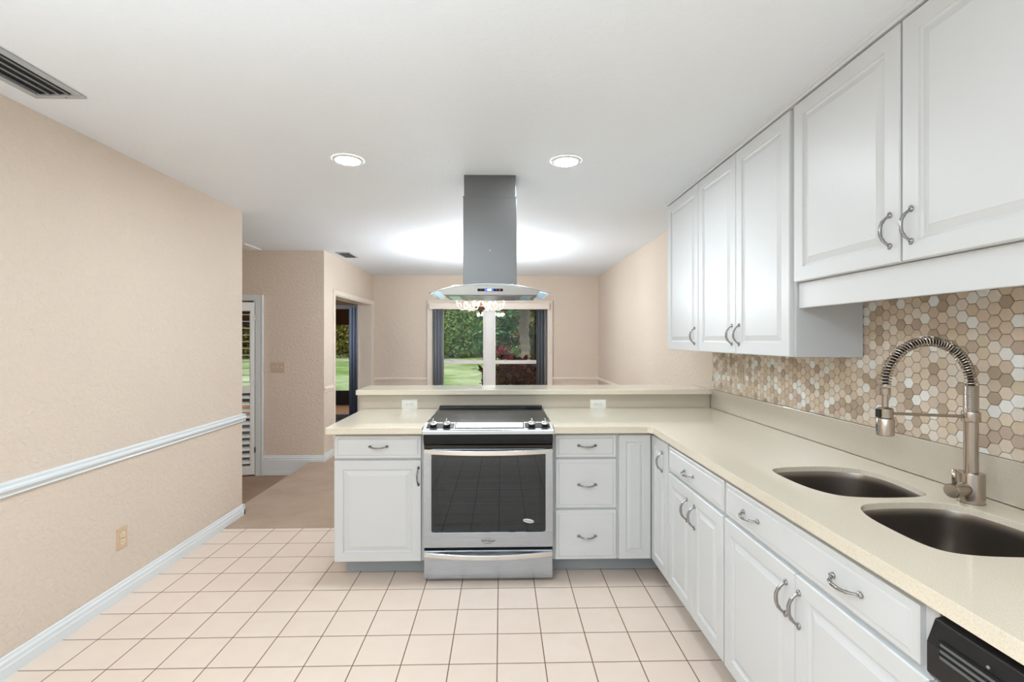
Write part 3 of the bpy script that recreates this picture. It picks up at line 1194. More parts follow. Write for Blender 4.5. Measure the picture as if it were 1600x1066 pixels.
MB().box(hx_ - .0245, hx_ - .018, -.009, .009, 1.170 - dz, 1.195 - dz).build('clip_pad', 'black_plastic', hr, bevel=.001)
MB().lathe([(.0115, 1.199), (.0085, 1.203), (.0085, 1.240)], 24, M=Matrix.Translation((hx_, 0, -dz))).build('neck_tube', 'faucet_nickel', fa)
MB().lathe([(.0125, 1.238), (.0138, 1.239), (.0138, 1.259), (.0125, 1.260)], 28, M=Matrix.Translation((hx_, 0, -dz))).build('spring_cap', 'faucet_nickel', fa)
MB().tube([(hx_ + .018, 0, 1.181 - dz), (-.020, 0, 1.171 - dz)], .0045, 12).build('support_rod', 'faucet_nickel', fa)
lv = MB().tube([(-.02, -.004, .044), (-.045, -.012, .044)], .0205, 28)
lv.tube([(-.046, -.0122, .044), (-.085, -.0245, .044)], .0215, 28)
lv.tube([(-.085, -.0245, .044), (-.088, -.0255, .044)], [.0215, .0195], 28)
lv = lv.build('valve_body', 'faucet_nickel', fa)
smooth_angle(lv)
MB().tube([(-.073, -.021, .062), (-.0745, -.0215, .108)], .0058, 14).build('lever', 'faucet_nickel', lv)
for ch in fa.children:
    smooth_angle(ch, 35)

# ================================================================ UPPER CABINETS
XU = 1.26


def upper(name, ytop, w_, z0, label, doors, hz):
    c = thing(name, (XU, ytop, z0), label, 'wall cabinet', R90)
    b = MB()
    t = .018
    H_ = 2.402 - z0
    D = 1.558 - XU
    if z0 < 1.4 and ytop > 2:
        D = 1.550 - XU
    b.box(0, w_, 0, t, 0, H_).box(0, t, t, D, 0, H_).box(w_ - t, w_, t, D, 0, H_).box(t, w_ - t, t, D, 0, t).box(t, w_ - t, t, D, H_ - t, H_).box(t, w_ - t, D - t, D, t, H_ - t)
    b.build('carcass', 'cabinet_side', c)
    for (a, b_, hx0) in doors:
        d = door_front(c, a, b_, .0, H_ - .006, 'door', .058)
        handle(d, hx0, -DT, hz, True)
    return c


upper('wall_cabinet', 3.515, .550, 1.333, 'tall narrow white wall cabinet with one door, farthest of the right wall', [(.003, .545, .497)], .098)
upper('wall_cabinet', 2.964, .962, 1.333, 'tall white wall cabinet with two doors beside the faucet bay', [(.003, .474, .437), (.480, .945, .515)], .100)
upper('wall_cabinet', 2.001, 1.14, 1.650, 'shorter white wall cabinet with two doors hung above the sink', [(.012, .548, .513), (.557, 1.135, .592)], .105)
o = MB().box(1.268, 1.286, .862, 1.998, 1.541, 1.649).build('valance', 'cabinet_paint', bevel=.003)
tag(o, 'plain white valance board under the short wall cabinet above the sink', 'valance')
o = MB().prism([(1.30, 2.4035), (1.238, 2.4035), (1.232, 2.410), (1.232, 2.418), (1.224, 2.4245), (1.30, 2.4245)], .85, 3.52, 'y').build('crown_strip', 'cabinet_paint')
tag(o, 'thin white moulding between wall cabinets and ceiling', 'moulding')

# ================================================================ RANGE
RX0, RX1 = -.447, .301
rg = thing('range', (-.073, 3.06, 0), 'stainless slide-in electric range with black glass cooktop in the peninsula', 'stove')
ro = Vector((-.073, 3.06, 0))


def rb_(name, mb, m, parent=rg, bevel=0):
    mb.v = [tuple(Vector(p) - ro) for p in mb.v]
    return mb.build(name, m, parent, bevel=bevel)


b = MB().box(RX0 + .004, RX1 - .004, 2.80, 3.44, .02, .885)
rb_('body', b, 'black_plastic')
for sx in (RX0 + .04, RX1 - .04):
    rb_('foot', MB().box(sx - .015, sx + .015, 2.83, 2.86, 0, .02), 'black_plastic')
# cooktop
ck = rb_('cooktop', MB().box(RX0 + .006, RX1 - .006, 2.815, 3.425, .906, .916), 'cooktop_glass', bevel=.002)
rb_('side_trim', MB().box(RX0, RX0 + .012, 2.82, 3.44, .886, .914), 'stainless', bevel=.002)
rb_('side_trim', MB().box(RX1 - .012, RX1, 2.82, 3.44, .886, .914), 'stainless', bevel=.002)
rb_('rear_rail', MB().prism([(3.385, .9165), (3.39, .928), (3.40, .932), (3.44, .932), (3.44, .888), (3.427, .888), (3.427, .9165)], RX0 + .008, RX1 - .008, 'x')
    .box(RX1 - .13, RX1 - .02, 3.384, 3.391, .917, .930), 'black_plastic', bevel=.002)
for (x, y, r0) in ((-.27, 3.20, .085), (.10, 3.22, .11), (-.27, 2.97, .105), (.11, 2.97, .075)):
    m_ = MB()
    seg = 48
    for rr_ in (r0,):
        vs = []
        for k in range(seg):
            a = 2 * PI * k / seg
            vs += [(x + rr_ * math.cos(a), y + rr_ * math.sin(a), .9164), (x + (rr_ - .0012) * math.cos(a), y + (rr_ - .0012) * math.sin(a), .9164)]
        m_.add(vs, [(2 * k, 2 * k + 1, (2 * k + 3) % (2 * seg), (2 * k + 2) % (2 * seg)) for k in range(seg)])
    rb_('burner_ring', m_, 'mark_grey', ck)
# control panel: sloping deck
prof = [(2.825, .914), (2.817, .918), (2.712, .8935), (2.704, .889), (2.702, .869), (2.71, .866), (2.80, .866), (2.82, .88)]
cp = rb_('control_panel', MB().prism(prof, RX0, RX1, 'x'), 'stainless_bright', bevel=.002)
sl = math.atan2(.0245, .105)


def deck(u, v, h=0):
    """point on the sloping deck: u = x, v = 0 front .. 1 back"""
    return Vector((u, 2.712 + .105 * v - math.sin(sl) * h, .8935 + .0245 * v + math.cos(sl) * h))


def deck_plate(x0, x1, v0, v1, h0, h1):
    m_ = MB()
    vs = [deck(x, v, h) for h in (h0, h1) for x, v in ((x0, v0), (x1, v0), (x1, v1), (x0, v1))]
    m_.add(vs, [(3, 2, 1, 0), (4, 5, 6, 7), (0, 1, 5, 4), (1, 2, 6, 5), (2, 3, 7, 6), (3, 0, 4, 7)])
    return m_


rb_('knob_plate', deck_plate(RX0 + .018, -.272, .22, .85, .0002, .002), 'black_plastic', cp)
rb_('knob_plate', deck_plate(.138, RX1 - .018, .22, .85, .0002, .002), 'black_plastic', cp)
rb_('touch_panel', deck_plate(-.262, .128, .22, .9, .0002, .003), 'stainless_bright', cp, bevel=.001)
rb_('touch_panel_edge', deck_plate(-.268, .134, .16, .98, .0001, .0015), 'black_plastic', cp)
tm = MB()
for (x, v, w_) in ((-.158, .62, .026), (-.150, .5, .012), (-.118, .55, .010), (-.158, .38, .018), (-.117, .38, .009)):
    mm = deck_plate(x, x + w_, v - .03, v + .03, .0031, .0036)
    tm.add(mm.v, mm.f)
rb_('panel_marks', tm, 'mark_grey', cp)


def knob(x):
    m_ = MB()
    nrm = Vector((0, -math.sin(sl), math.cos(sl)))
    M = Matrix.Translation(deck(x, .5, .002)) @ Matrix.Rotation(sl, 4, 'X')
    m_.lathe([(.019, 0), (.0195, .005), (.0185, .0125), (.0175, .0135)], 32, mi=1, M=M)
    m_.lathe([(.0235, .0135), (.0240, .0155), (.0225, .0185), (.013, .0225), (.0001, .0240)], 32, mi=0, M=M)
    # grip blade
    vs = [(-.0035, -.017, .019), (.0035, -.017, .019), (.0035, .017, .019), (-.0035, .017, .019), (-.0028, -.011, .039), (.0028, -.011, .039), (.0028, .012, .041), (-.0028, .012, .041)]
    m_.add(vs, [(3, 2, 1, 0), (4, 5, 6, 7), (0, 1, 5, 4), (1, 2, 6, 5), (2, 3, 7, 6), (3, 0, 4, 7)], 0, False, M)
    return rb_('knob', m_, ['stainless_bright', 'black_plastic'], rg, bevel=0)


for x in (-.392, -.315, .178, .255):
    knob(x)
# black fascia under the panel
rb_('fascia', MB().prism([(2.80, .866), (2.712, .866), (2.708, .84), (2.716, .812), (2.735, .80), (2.735, .765), (2.80, .765)], RX0 + .006, RX1 - .006, 'x'), 'black_glass', bevel=.001)
# oven door
DX0, DX1 = RX0 + .003, RX1 - .003
GX0, GX1, GZ0, GZ1 = -.399, .256, .300, .749


def door_shell():
    """stainless frame with a rounded window hole, slightly bowed bottom"""
    mb = MB()
    out = [(DX0, .214), (DX1, .214), (DX1, .779), (DX0, .779)]
    r_ = .014
    hole = []
    for cx_, cz_, a_ in ((GX1 - r_, GZ1 - r_ * .2, 0), (GX0 + r_, GZ1 - r_ * .2, 90), (GX0 + r_, GZ0 + r_, 180), (GX1 - r_, GZ0 + r_, 270)):
        for k in range(6):
            a = math.radians(a_ + 90 * k / 5)
            hole.append((cx_ + r_ * math.cos(a), min(cz_ + r_ * math.sin(a), GZ1)))
    tri = tessellate_polygon([[Vector((x, z, 0)) for x, z in out], [Vector((x, z, 0)) for x, z in hole]])
    fl = out + hole
    n = len(fl)
    vs = [(x, 2.732, z) for x, z in fl] + [(x, 2.765, z) for x, z in fl]
    fs = [tuple(t) for t in tri] + [tuple(i + n for i in reversed(t)) for t in tri]
    for s0, m_ in ((0, 4), (4, len(hole))):
        for i in range(m_):
            a, b = s0 + i, s0 + (i + 1) % m_
            fs.append((a, b, b + n, a + n))
    mb.add(vs, fs)
    return mb, hole


ds, hole = door_shell()
dr = rb_('oven_door', ds, 'stainless', bevel=.0025)
gl_ = MB().prism([(x, z) for x, z in hole], 2.738, 2.742, 'y')
rb_('door_glass', gl_, 'oven_glass', dr)
# inner frame and dark cavity behind the glass
iv = MB()
IX0, IX1, IZ0, IZ1 = -.366, .222, .352, .722
iv.box(GX0, IX0, 2.746, 2.75, GZ0, GZ1).box(IX1, GX1, 2.746, 2.75, GZ0, GZ1).box(IX0, IX1, 2.746, 2.75, GZ0, IZ0).box(IX0, IX1, 2.746, 2.75, IZ1, GZ1)
rb_('glass_border', iv, 'black_plastic', dr)
rb_('cavity', MB().box(IX0 - .02, IX1 + .02, 2.7965, 2.7995, IZ0 - .02, IZ1 + .02), 'oven_interior', dr)
for zz, dip in ((.575, .036), (.455, 0)):
    m_ = MB()
    x0, x1 = IX0 + .01, IX1 - .01
    if dip:
        m_.tube([(x0, 2.775, zz), (x0 + .035, 2.775, zz), (x0 + .055, 2.775, zz - dip), (x1 - .055, 2.775, zz - dip), (x1 - .035, 2.775, zz), (x1, 2.775, zz)], .0018, 6)
        m_.tube([(x0 + .05, 2.785, zz + .03), (x0 + .06, 2.785, zz + .008), (x1 - .06, 2.785, zz + .008), (x1 - .05, 2.785, zz + .03)], .0014, 6)
    else:
        m_.tube([(x0, 2.775, zz), (x1, 2.775, zz)], .0018, 6)
    rb_('oven_rack', m_, 'rack_metal', dr)


def bow_bar(z0, z1, yface, proj, sag, x0=DX0, x1=DX1, n=24):
    mb = MB()
    vs, fs = [], []
    for i in range(n + 1):
        t = i / n
        x = x0 + (x1 - x0) * t
        q = 1 - (2 * t - 1) ** 2
        y = yface - .006 - proj * q
        a, b = z0 - sag * q, z1 - sag * q
        dd = .012 if .04 < t < .96 else (yface + .002 - y)
        vs += [(x, y, a), (x, y, b), (x, y + dd, b), (x, y + dd, a)]
    for i in range(n):
        for k in range(4):
            p, q_ = i * 4 + k, i * 4 + (k + 1) % 4
            fs.append((p, q_, q_ + 4, p + 4))
    fs += [(0, 1, 2, 3), tuple(4 * n + k for k in (3, 2, 1, 0))]
    mb.add(vs, fs)
    return mb


hb = rb_('door_handle', bow_bar(.752, .780, 2.732, .034, .004), 'stainless_bright', dr, bevel=.003)
smooth_angle(hb)


def text(name, body, size, loc, parent, m, ext=.0004):
    cu = bpy.data.curves.new(name, 'FONT')
    cu.body = body
    cu.size = size
    cu.align_x = 'CENTER'
    cu.align_y = 'CENTER'
    cu.extrude = ext
    cu.shear = 0.25
    tmp = bpy.data.objects.new('tmp', cu)
    COL.objects.link(tmp)
    dg = C.evaluated_depsgraph_get()
    me = bpy.data.meshes.new_from_object(tmp.evaluated_get(dg))
    bpy.data.objects.remove(tmp)
    me.materials.clear()
    me.materials.append(MATS[m])
    me.name = name
    o = bpy.data.objects.new(name, me)
    COL.objects.link(o)
    o.parent = parent
    o.location = loc
    o.rotation_euler = (PI / 2, 0, 0)
    return o


lg = text('brand_lettering', 'Whirlpool', .019, Vector((-.076, 2.7305, .252)) - ro, dr, 'logo_ink')
sw = MB()
sw.tube([(-.105, 2.7312, .243), (-.085, 2.7312, .236), (-.06, 2.7312, .239), (-.048, 2.7312, .246)], [.0003, .0012, .001, .0003], 6)
sw.tube([(-.098, 2.7312, .262), (-.075, 2.7312, .267), (-.050, 2.7312, .262)], [.0003, .0009, .0003], 6)
rb_('brand_swoosh', sw, 'logo_ink', dr)
bd = MB().lathe([(.0001, 0), (.5, 0), (.5, .04), (.46, .06), (.0001, .06)], 32, M=Matrix.Translation((.158, 2.7375, .362)) @ Matrix.Rotation(math.radians(10), 4, 'Y') @ Matrix.Rotation(PI / 2, 4, 'X') @ Matrix.Diagonal((.064, .023, .03, 1)))
bdo = rb_('brand_badge', bd, 'badge_white', dr)
t_ = text('brand_lettering', 'Whirlpool', .013, Vector((.158, 2.7353, .362)) - ro, bdo, 'logo_ink')
t_.rotation_euler = (PI / 2, math.radians(10), 0)
# vent gap, drawer
rb_('door_gap', MB().box(RX0 + .006, RX1 - .006, 2.76, 2.80, .19, .215), 'dark_gap')
dw = rb_('drawer', MB().prism([(2.80, .018), (2.762, .018), (2.756, .03), (2.752, .10), (2.750, .19), (2.80, .19)], DX0, DX1, 'x'), 'stainless', bevel=.002)
hb = rb_('drawer_handle', bow_bar(.154, .182, 2.749, .028, .010), 'stainless_bright', dw, bevel=.003)
smooth_angle(hb)

# ================================================================ HOOD
ho = Vector((-.069, 3.08, 1.67))
hd_ = thing('range_hood', tuple(ho), 'stainless island range hood with curved glass canopy, hung over the range', 'range hood')


def hb_(name, mb, m, parent=hd_, bevel=0):
    mb.v = [tuple(Vector(p) - ho) for p in mb.v]
    return mb.build(name, m, parent, bevel=bevel)


hb_('lower_chimney', MB().box(-.234, .096, 2.936, 3.226, 1.712, 2.292), 'hood_steel', bevel=.002)
hb_('upper_chimney', MB().box(-.229, .091, 2.941, 3.221, 2.290, 2.4248), 'hood_steel', bevel=.002)
hb_('chimney_seam', MB().box(-.236, .098, 2.934, 3.228, 2.286, 2.291), 'hood_steel')
hb_('chimney_screw', MB().lathe([(.004, 0), (.004, .002), (.0001, .003)], 12, M=Matrix.Translation((-.07, 2.9355, 1.955)) @ Matrix.Rotation(PI / 2, 4, 'X')), 'stainless')
HC = -.069


def arcz(x, zc=1.736, drop=.046, half=.363):
    return zc - drop * (abs(x - HC) / half) ** 2


n = 28
poly = []
for i in range(n + 1):
    x = HC - .30 + .60 * i / n
    poly.append((x, arcz(x, 1.7275)))
poly += [(HC + .283, 1.6705), (HC - .270, 1.6705)]
body = hb_('hood_body', MB().prism(poly, 2.80, 3.20, 'y'), 'hood_body_steel')
smooth_angle(body, 30)
# glass canopy: curved sheet
mb = MB()
vs, fs = [], []
n, m_ = 36, 8
for layer in (0, 1):
    for i in range(n + 1):
        x = HC - .363 + .726 * i / n
        q = abs(x - HC) / .363
        yf = 2.785 + .09 * q ** 2.4
        yr = 3.34 - .03 * q ** 3
        for j in range(m_ + 1):
            vs.append((x, yf + (yr - yf) * j / m_, arcz(x) - (.006 if layer else 0)))
N1 = (n + 1) * (m_ + 1)
for i in range(n):
    for j in range(m_):
        a = i * (m_ + 1) + j
        fs.append((a, a + 1, a + m_ + 2, a + m_ + 1))
        fs.append((a + N1, a + m_ + 1 + N1, a + m_ + 2 + N1, a + 1 + N1))
    a = i * (m_ + 1)
    fs.append((a, a + m_ + 1, a + m_ + 1 + N1, a + N1))
    a += m_
    fs.append((a, a + N1, a + m_ + 1 + N1, a + m_ + 1))
for i in (0, n):
    for j in range(m_):
        a = i * (m_ + 1) + j
        fs.append((a, a + 1, a + 1 + N1, a + N1))
mb.add(vs, fs, 0, True)
gp = hb_('glass_canopy', mb, 'hood_glass')
# polished rim along the front of the glass
hb_('canopy_rim', MB().tube([(HC - .363 + .726 * i / n, 2.784 + .09 * (abs(-.363 + .726 * i / n) / .363) ** 2.4, arcz(HC - .363 + .726 * i / n) - .003) for i in range(n + 1)], .0042, 8), 'stainless_bright', gp)
pn = hb_('control_display', MB().box(-.139, .011, 2.7975, 2.80, 1.6915, 1.7065), 'black_glass', body)
hb_('display_glow', MB().box(-.097, -.045, 2.797, 2.7976, 1.6935, 1.7045), 'display_blue', pn)
dg_ = MB()


def seg7(mb, x, z, s_, segs):
    w_, t = s_ * .5, s_ * .13
    y0, y1 = 2.7962, 2.7968
    if 'a' in segs: mb.box(x, x + w_, y0, y1, z + s_ - t, z + s_)
    if 'g' in segs: mb.box(x, x + w_, y0, y1, z + s_ / 2 - t / 2, z + s_ / 2 + t / 2)
    if 'd' in segs: mb.box(x, x + w_, y0, y1, z, z + t)
    if 'f' in segs: mb.box(x, x + t, y0, y1, z + s_ / 2, z + s_)
    if 'e' in segs: mb.box(x, x + t, y0, y1, z, z + s_ / 2)
    if 'b' in segs: mb.box(x + w_ - t, x + w_, y0, y1, z + s_ / 2, z + s_)
    if 'c' in segs: mb.box(x + w_ - t, x + w_, y0, y1, z, z + s_ / 2)


seg7(dg_, -.084, 1.6955, .008, 'bc')
seg7(dg_, -.0775, 1.6955, .008, 'abged')
dg_.box(-.0712, -.0702, 2.7962, 2.7968, 1.6975, 1.6985).box(-.0712, -.0702, 2.7962, 2.7968, 1.7005, 1.7015)
seg7(dg_, -.0685, 1.6955, .008, 'abcdef')
seg7(dg_, -.062, 1.6955, .008, 'abcdef')
hb_('display_digits', dg_, 'display_white', pn)
hb_('display_button', MB().box(-.012, -.006, 2.7965, 2.797, 1.697, 1.701), 'display_red', pn)
hb_('display_button', MB().box(-.030, -.026, 2.7965, 2.797, 1.6975, 1.7005), 'display_blue', pn)
hb_('display_button', MB().box(-.120, -.117, 2.7965, 2.797, 1.6975, 1.7005), 'mark_grey', pn)
fl = hb_('grease_filter', MB().box(-.22, .10, 2.83, 3.17, 1.6665, 1.6705), 'stainless', hd_, bevel=.001)
hb_('filter_reflection', MB().box(-.315, -.25, 2.88, 3.15, 1.667, 1.6705), 'reflection_blue')  # blue panels imitate the reflection on the hood filters
hb_('filter_reflection', MB().box(.125, .185, 2.88, 3.15, 1.667, 1.6705), 'reflection_blue')

# ================================================================ CEILING FITTINGS
def can_light(x, y, label, group=None):
    e = thing('recessed_light', (x, y, ZC), label, 'ceiling light', group=group)
    MB().lathe([(.066, -.006), (.068, -.0085), (.084, -.005), (.087, -.0005)], 40, caps=False).build('trim_ring', 'white_plastic', e)
    MB().lathe([(.0001, -.0045), (.066, -.0055)], 40).build('lens', 'lens_glow', e)
    return e


can_light(-.866, 2.712, 'round white recessed ceiling light left of the hood chimney')
can_light(.369, 2.703, 'round white recessed ceiling light right of the hood chimney')
for (x, y) in ((-.866, .75), (-.5, -1.1)):
    area('can_lamp', (x, y, ZC - .02), (0, 0, 0), .12, .12, CAN_POWER, CAN_COLOR, 'DISK')


def ceiling_vent(x0, x1, y0, y1, label, along_y, n, fr=.028):
    cx_, cy_ = (x0 + x1) / 2, (y0 + y1) / 2
    e = thing('ceiling_vent', (cx_, cy_, ZC), label, 'air vent')
    o_ = Vector((cx_, cy_, ZC))

    def bb(name, mb, m, bevel=0):
        mb.v = [tuple(Vector(p) - o_) for p in mb.v]
        return mb.build(name, m, e, bevel=bevel)
    z0 = ZC - .010
    bb('frame', MB().box(x0, x1, y0, y0 + fr, z0, ZC - .0005).box(x0, x1, y1 - fr, y1, z0, ZC - .0005).box(x0, x0 + fr, y0 + fr, y1 - fr, z0, ZC - .0005).box(x1 - fr, x1, y0 + fr, y1 - fr, z0, ZC - .0005), 'vent_metal', .003)
    bb('duct_back', MB().box(x0 + fr * .8, x1 - fr * .8, y0 + fr * .8, y1 - fr * .8, ZC - .0022, ZC - .0006), 'vent_dark')
    for k in range(n):
        t = (k + .5) / n
        if along_y:
            xx = x0 + fr + (x1 - x0 - 2 * fr) * t
            M = Matrix.Translation((xx, 0, ZC - .0075)) @ Matrix.Rotation(math.radians(82 if t > .35 else 60), 4, 'Y')
            bb('slat', MB().box(-.0034, .0034, y0 + fr, y1 - fr, -.0006, .0006, M=M), 'vent_metal')
        else:
            yy = y0 + fr + (y1 - y0 - 2 * fr) * t
            M = Matrix.Translation((0, yy, ZC - .0075)) @ Matrix.Rotation(math.radians(38), 4, 'X')
            bb('slat', MB().box(x0 + fr, x1 - fr, -.008, .008, -.0006, .0006, M=M), 'vent_metal')
    bb('screw', MB().lathe([(.0035, 0), (.003, -.002), (.0001, -.0025)], 10, M=Matrix.Translation((cx_ + .03, y1 - fr / 2, z0))), 'mark_grey')


ceiling_vent(-1.945, -1.735, 1.48, 2.035, 'long grey ceiling register with dark slots above the left wall', True, 4)
ceiling_vent(-1.935, -1.765, 5.587, 5.94, 'small grey ceiling register near the dining area', False, 7, .02)
o = MB().box(-3.1, -2.70, 5.08, 5.42, ZC - .016, ZC - .0005).build('ceiling_panel', 'white_plastic', bevel=.004)
tag(o, 'flat white fitting on the hall ceiling, just visible past the left wall', 'ceiling panel')

# ================================================================ OUTLETS
def outlet(loc, rz, label, cat, plate, face, horizontal=False):
    """faces local -y"""
    e = thing('wall_outlet', loc, label, cat, rz)
    M = Matrix.Rotation(PI / 2, 4, 'Y') if horizontal else Matrix.Identity(4)
    mb = MB()
    mb.panel(-.036, .036, -.058, .058, [(0, -.0022), (.003, -.0055), (.006, -.006)], 0)
    mb.v = [tuple(M @ Vector(v)) for v in mb.v]
    mb.build('cover_plate', plate, e)
    for s_ in (-1, 1):
        f = MB()
        pr = [(.0165 * math.cos(a), .0145 * math.sin(a)) for a in [2 * PI * k / 20 for k in range(20)]]
        pr = [(max(-.0155, min(.0155, x)), z + s_ * .0195) for x, z in pr]
        f.prism(pr, -.0078, -.0058, 'y')
        f.v = [tuple(M @ Vector(v)) for v in f.v]
        fo = f.build('receptacle', face, e)
        sl_ = MB().box(-.0075, -.0055, -.0082, -.0077, s_ * .0195 - .002, s_ * .0195 + .007).box(.0055, .0075, -.0082, -.0077, s_ * .0195 - .002, s_ * .0195 + .006)
        sl_.box(-.002, .002, -.0082, -.0077, s_ * .0195 - .0085, s_ * .0195 - .005)
        sl_.v = [tuple(M @ Vector(v)) for v in sl_.v]
        sl_.build('slots', 'slot_dark', fo)
    MB().lathe([(.0028, 0), (.002, .001), (.0001, .0013)], 10, M=Matrix.Translation((0, -.006, 0)) @ Matrix.Rotation(PI / 2, 4, 'X')).build('screw', 'slot_dark', e)
    return e


outlet((WL, 2.643, .325), PI / 2, 'beige duplex outlet low on the left wall', 'outlet', 'beige_plastic', 'cream_plastic')
outlet((-.664, 3.467, .937), 0, 'white horizontal duplex outlet left of the range', 'outlet', 'white_plastic', 'white_plastic', True)
outlet((.710, 3.467, .933), 0, 'white horizontal duplex outlet right of the range', 'outlet', 'white_plastic', 'white_plastic', True)
outlet((1.5520, 3.038, 1.182), -PI / 2, 'tan outlet on the hexagon tiles near the far end', 'outlet', 'tan_plastic', 'tan_plastic')
e = thing('light_switch', (-2.553, 5.5, 1.088), 'tan three-gang toggle switch plate on the hall wall', 'light switch')
MB().panel(-.082, .082, -.058, .058, [(0, -.003), (.003, -.0065), (.006, -.007)], 0).build('cover_plate', 'tan_plastic', e)
for x in (-.046, 0, .046):
    MB().box(x - .004, x + .004, -.016, -.006, -.004, .008).build('toggle', 'cream_plastic', e, bevel=.001)

# ================================================================ CHANDELIER
chc = Vector((-.228, 5.3, ZC))
ch = thing('chandelier', tuple(chc), 'chandelier with ivory scroll arms and bronze bowl over the dining area', 'chandelier')
MB().lathe([(.0001, 0), (.06, -.0005), (.062, -.012), (.03, -.03), (.008, -.035)], 32).build('ceiling_canopy', 'bronze', ch)
MB().tube([(0, 0, -.03), (0, 0, -.42)], .006, 10).build('rod', 'bronze', ch)
MB().lathe([(.008, -.40), (.022, -.43), (.03, -.47), (.016, -.52), (.012, -.58), (.026, -.62), (.045, -.645), (.068, -.652), (.066, -.662), (.050, -.680), (.028, -.697), (.014, -.708), (.016, -.716), (.010, -.726), (.004, -.742), (.0001, -.748)], 32).build('column', 'bronze', ch)
for k in range(6):
    a = 2 * PI * k / 6 + .18
    ca, sa = math.cos(a), math.sin(a)
    pr = [(.02, -.60), (.05, -.635), (.085, -.675), (.125, -.695), (.165, -.685), (.19, -.655), (.187, -.62), (.165, -.603), (.145, -.615), (.145, -.638), (.160, -.648)]
    pr2 = [(.165, -.685), (.205, -.695), (.24, -.675), (.262, -.64), (.268, -.60), (.262, -.565)]
    sc2 = [(.262, -.64), (.245, -.618), (.222, -.625), (.215, -.648), (.232, -.66)]
    arm = MB()
    for q, rr_ in ((pr, .0055), (pr2, .005), (sc2, .004)):
        qq = []
        for i in range(len(q) - 1):
            for t in (0, .5):
                qq.append((q[i][0] * (1 - t) + q[i + 1][0] * t, q[i][1] * (1 - t) + q[i + 1][1] * t))
        qq.append(q[-1])
        arm.tube([(x * ca, x * sa, z) for x, z in qq], rr_, 8)
    ar = arm.build('arm', 'ivory_metal', ch)
    M = Matrix.Translation((.262 * ca, .262 * sa, 0))
    MB().lathe([(.010, -.572), (.026, -.566), (.046, -.553), (.047, -.551), (.020, -.552), (.0001, -.552)], 24, M=M).build('candle_cup', 'bronze', ar)
    MB().lathe([(.022, -.548), (.034, -.53), (.045, -.49), (.052, -.45), (.062, -.425)], 24, M=M, caps=False).build('lamp_shade', 'shade_glass', ar)
    point('chandelier_lamp', chc + Vector((.262 * ca, .262 * sa, -.49)), CHANDELIER_POWER, (.84, .925, 1.0), .035)

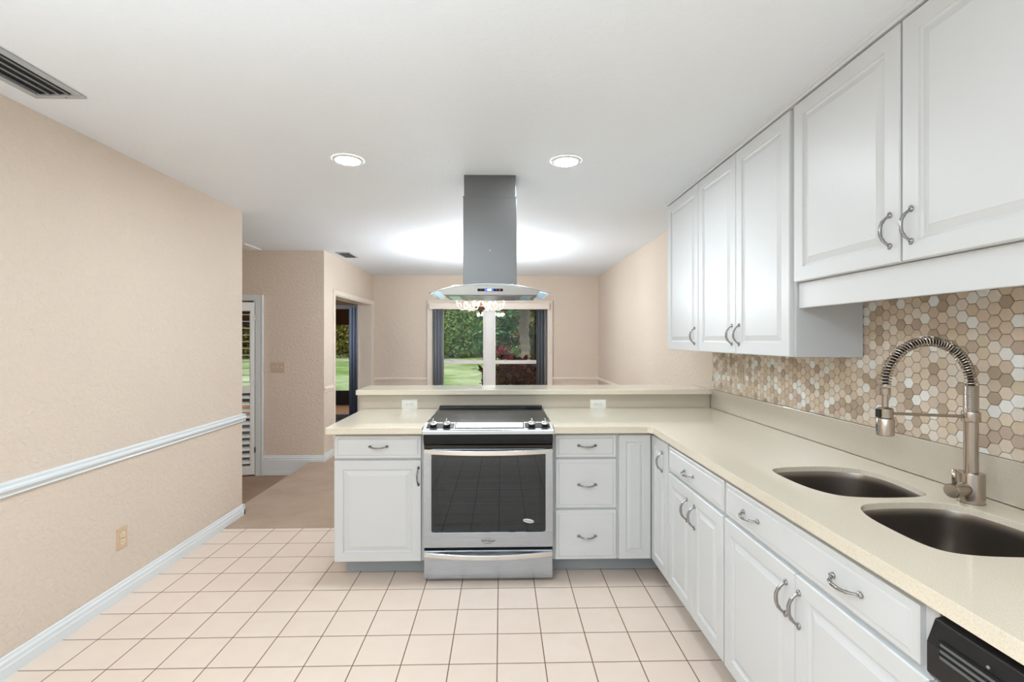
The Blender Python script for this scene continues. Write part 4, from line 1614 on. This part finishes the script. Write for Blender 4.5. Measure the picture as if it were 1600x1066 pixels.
# ================================================================ BLINDS, SHUTTERS, CURTAINS
bl = thing('vertical_blinds', (-.19, 7.54, 1.97), 'grey vertical blinds drawn open to both sides of the dining window', 'blinds')
bo = Vector((-.19, 7.54, 1.97))
m_ = MB().box(-1.131, .758, 7.49, 7.502, 1.881, 1.972).box(-1.131, -1.119, 7.502, 7.575, 1.881, 1.972).box(.746, .758, 7.502, 7.575, 1.881, 1.972)
m_.v = [tuple(Vector(p) - bo) for p in m_.v]
m_.build('valance', 'casing_paint', bl, bevel=.002)
m_ = MB().box(-1.115, .742, 7.52, 7.56, 1.90, 1.93)
m_.v = [tuple(Vector(p) - bo) for p in m_.v]
m_.build('head_rail', 'white_plastic', bl)
for xs in ([-1.048 + .017 * k for k in range(8)], [.575 + .0165 * k for k in range(9)]):
    for k, x in enumerate(xs):
        M = Matrix.Translation((x, 7.54, 0)) @ Matrix.Rotation(math.radians(66 + 11 * math.sin(k * 2.1)), 4, 'Z')
        m_ = MB()
        vs = []
        for j in range(5):
            u = -.042 + .021 * j
            vs += [(u, .004 * (1 - (u / .042) ** 2), .36), (u, .004 * (1 - (u / .042) ** 2), 1.90)]
        m_.add(vs, [(2 * j, 2 * j + 2, 2 * j + 3, 2 * j + 1) for j in range(4)], 0, True, M)
        m_.v = [tuple(Vector(p) - bo) for p in m_.v]
        s_ = m_.build('slat', 'blind_grey', bl)
        so = s_.modifiers.new('solid', 'SOLIDIFY')
        so.thickness = .0012

# shutter panel, ajar in the hall doorway
sh = thing('plantation_shutter', (-2.803, 5.478, -.128), 'white plantation shutter panel standing ajar in the hall doorway', 'shutter', math.radians(14))
wS, hS = .50, 1.955
fr_ = MB().box(-.045, 0, -.014, .014, 0, hS).box(-wS, -wS + .045, -.014, .014, 0, hS)
fr_.box(-wS + .045, -.045, -.014, .014, 0, .10).box(-wS + .045, -.045, -.014, .014, .925, 1.01).box(-wS + .045, -.045, -.014, .014, hS - .10, hS)
fr_.build('frame', 'shutter_paint', sh, bevel=.003)


def louver(z, ang):
    M = Matrix.Translation((0, 0, z)) @ Matrix.Rotation(math.radians(ang), 4, 'X')
    pr = [(.034 * math.cos(a), .0052 * math.sin(a)) for a in [2 * PI * k / 14 for k in range(14)]]
    MB().prism(pr, -wS + .047, -.047, 'x', M=M).build('louver', 'shutter_paint', sh)


for k in range(11):
    louver(.147 + .0735 * k, 30)
for k in range(11):
    louver(1.05 + .0765 * k, 4)
MB().box(-.064, -.058, .040, .046, 1.04, hS - .12).box(-.064, -.058, .040, .046, .13, .90).build('tilt_rod', 'shutter_paint', sh)
for z in (.25, 1.0, 1.75):
    MB().box(-.002, .012, -.018, -.008, z, z + .06).build('hinge', 'nickel', sh)

# blue grey curtain at the far sliding door
m_ = MB()
vs = []
n = 46
for i in range(n + 1):
    u = i / n
    for z in (0, 1):
        amp = .028
        x = -.0 + u * (.27 if z else .22)
        vs.append((x + (.03 * u if z == 0 else 0), amp * math.sin(u * 2 * PI * 4.5) * (1.0 if z == 0 else .8), z * 2.13))
m_.add(vs, [(2 * i, 2 * i + 2, 2 * i + 3, 2 * i + 1) for i in range(n)], 0, True)
cu_ = m_.build('curtain', 'curtain_cloth')
cu_.location = (-2.945, 9.28, -.11)
so = cu_.modifiers.new('solid', 'SOLIDIFY')
so.thickness = .003
tag(cu_, 'blue grey curtain gathered beside the porch door in the far room', 'curtain')
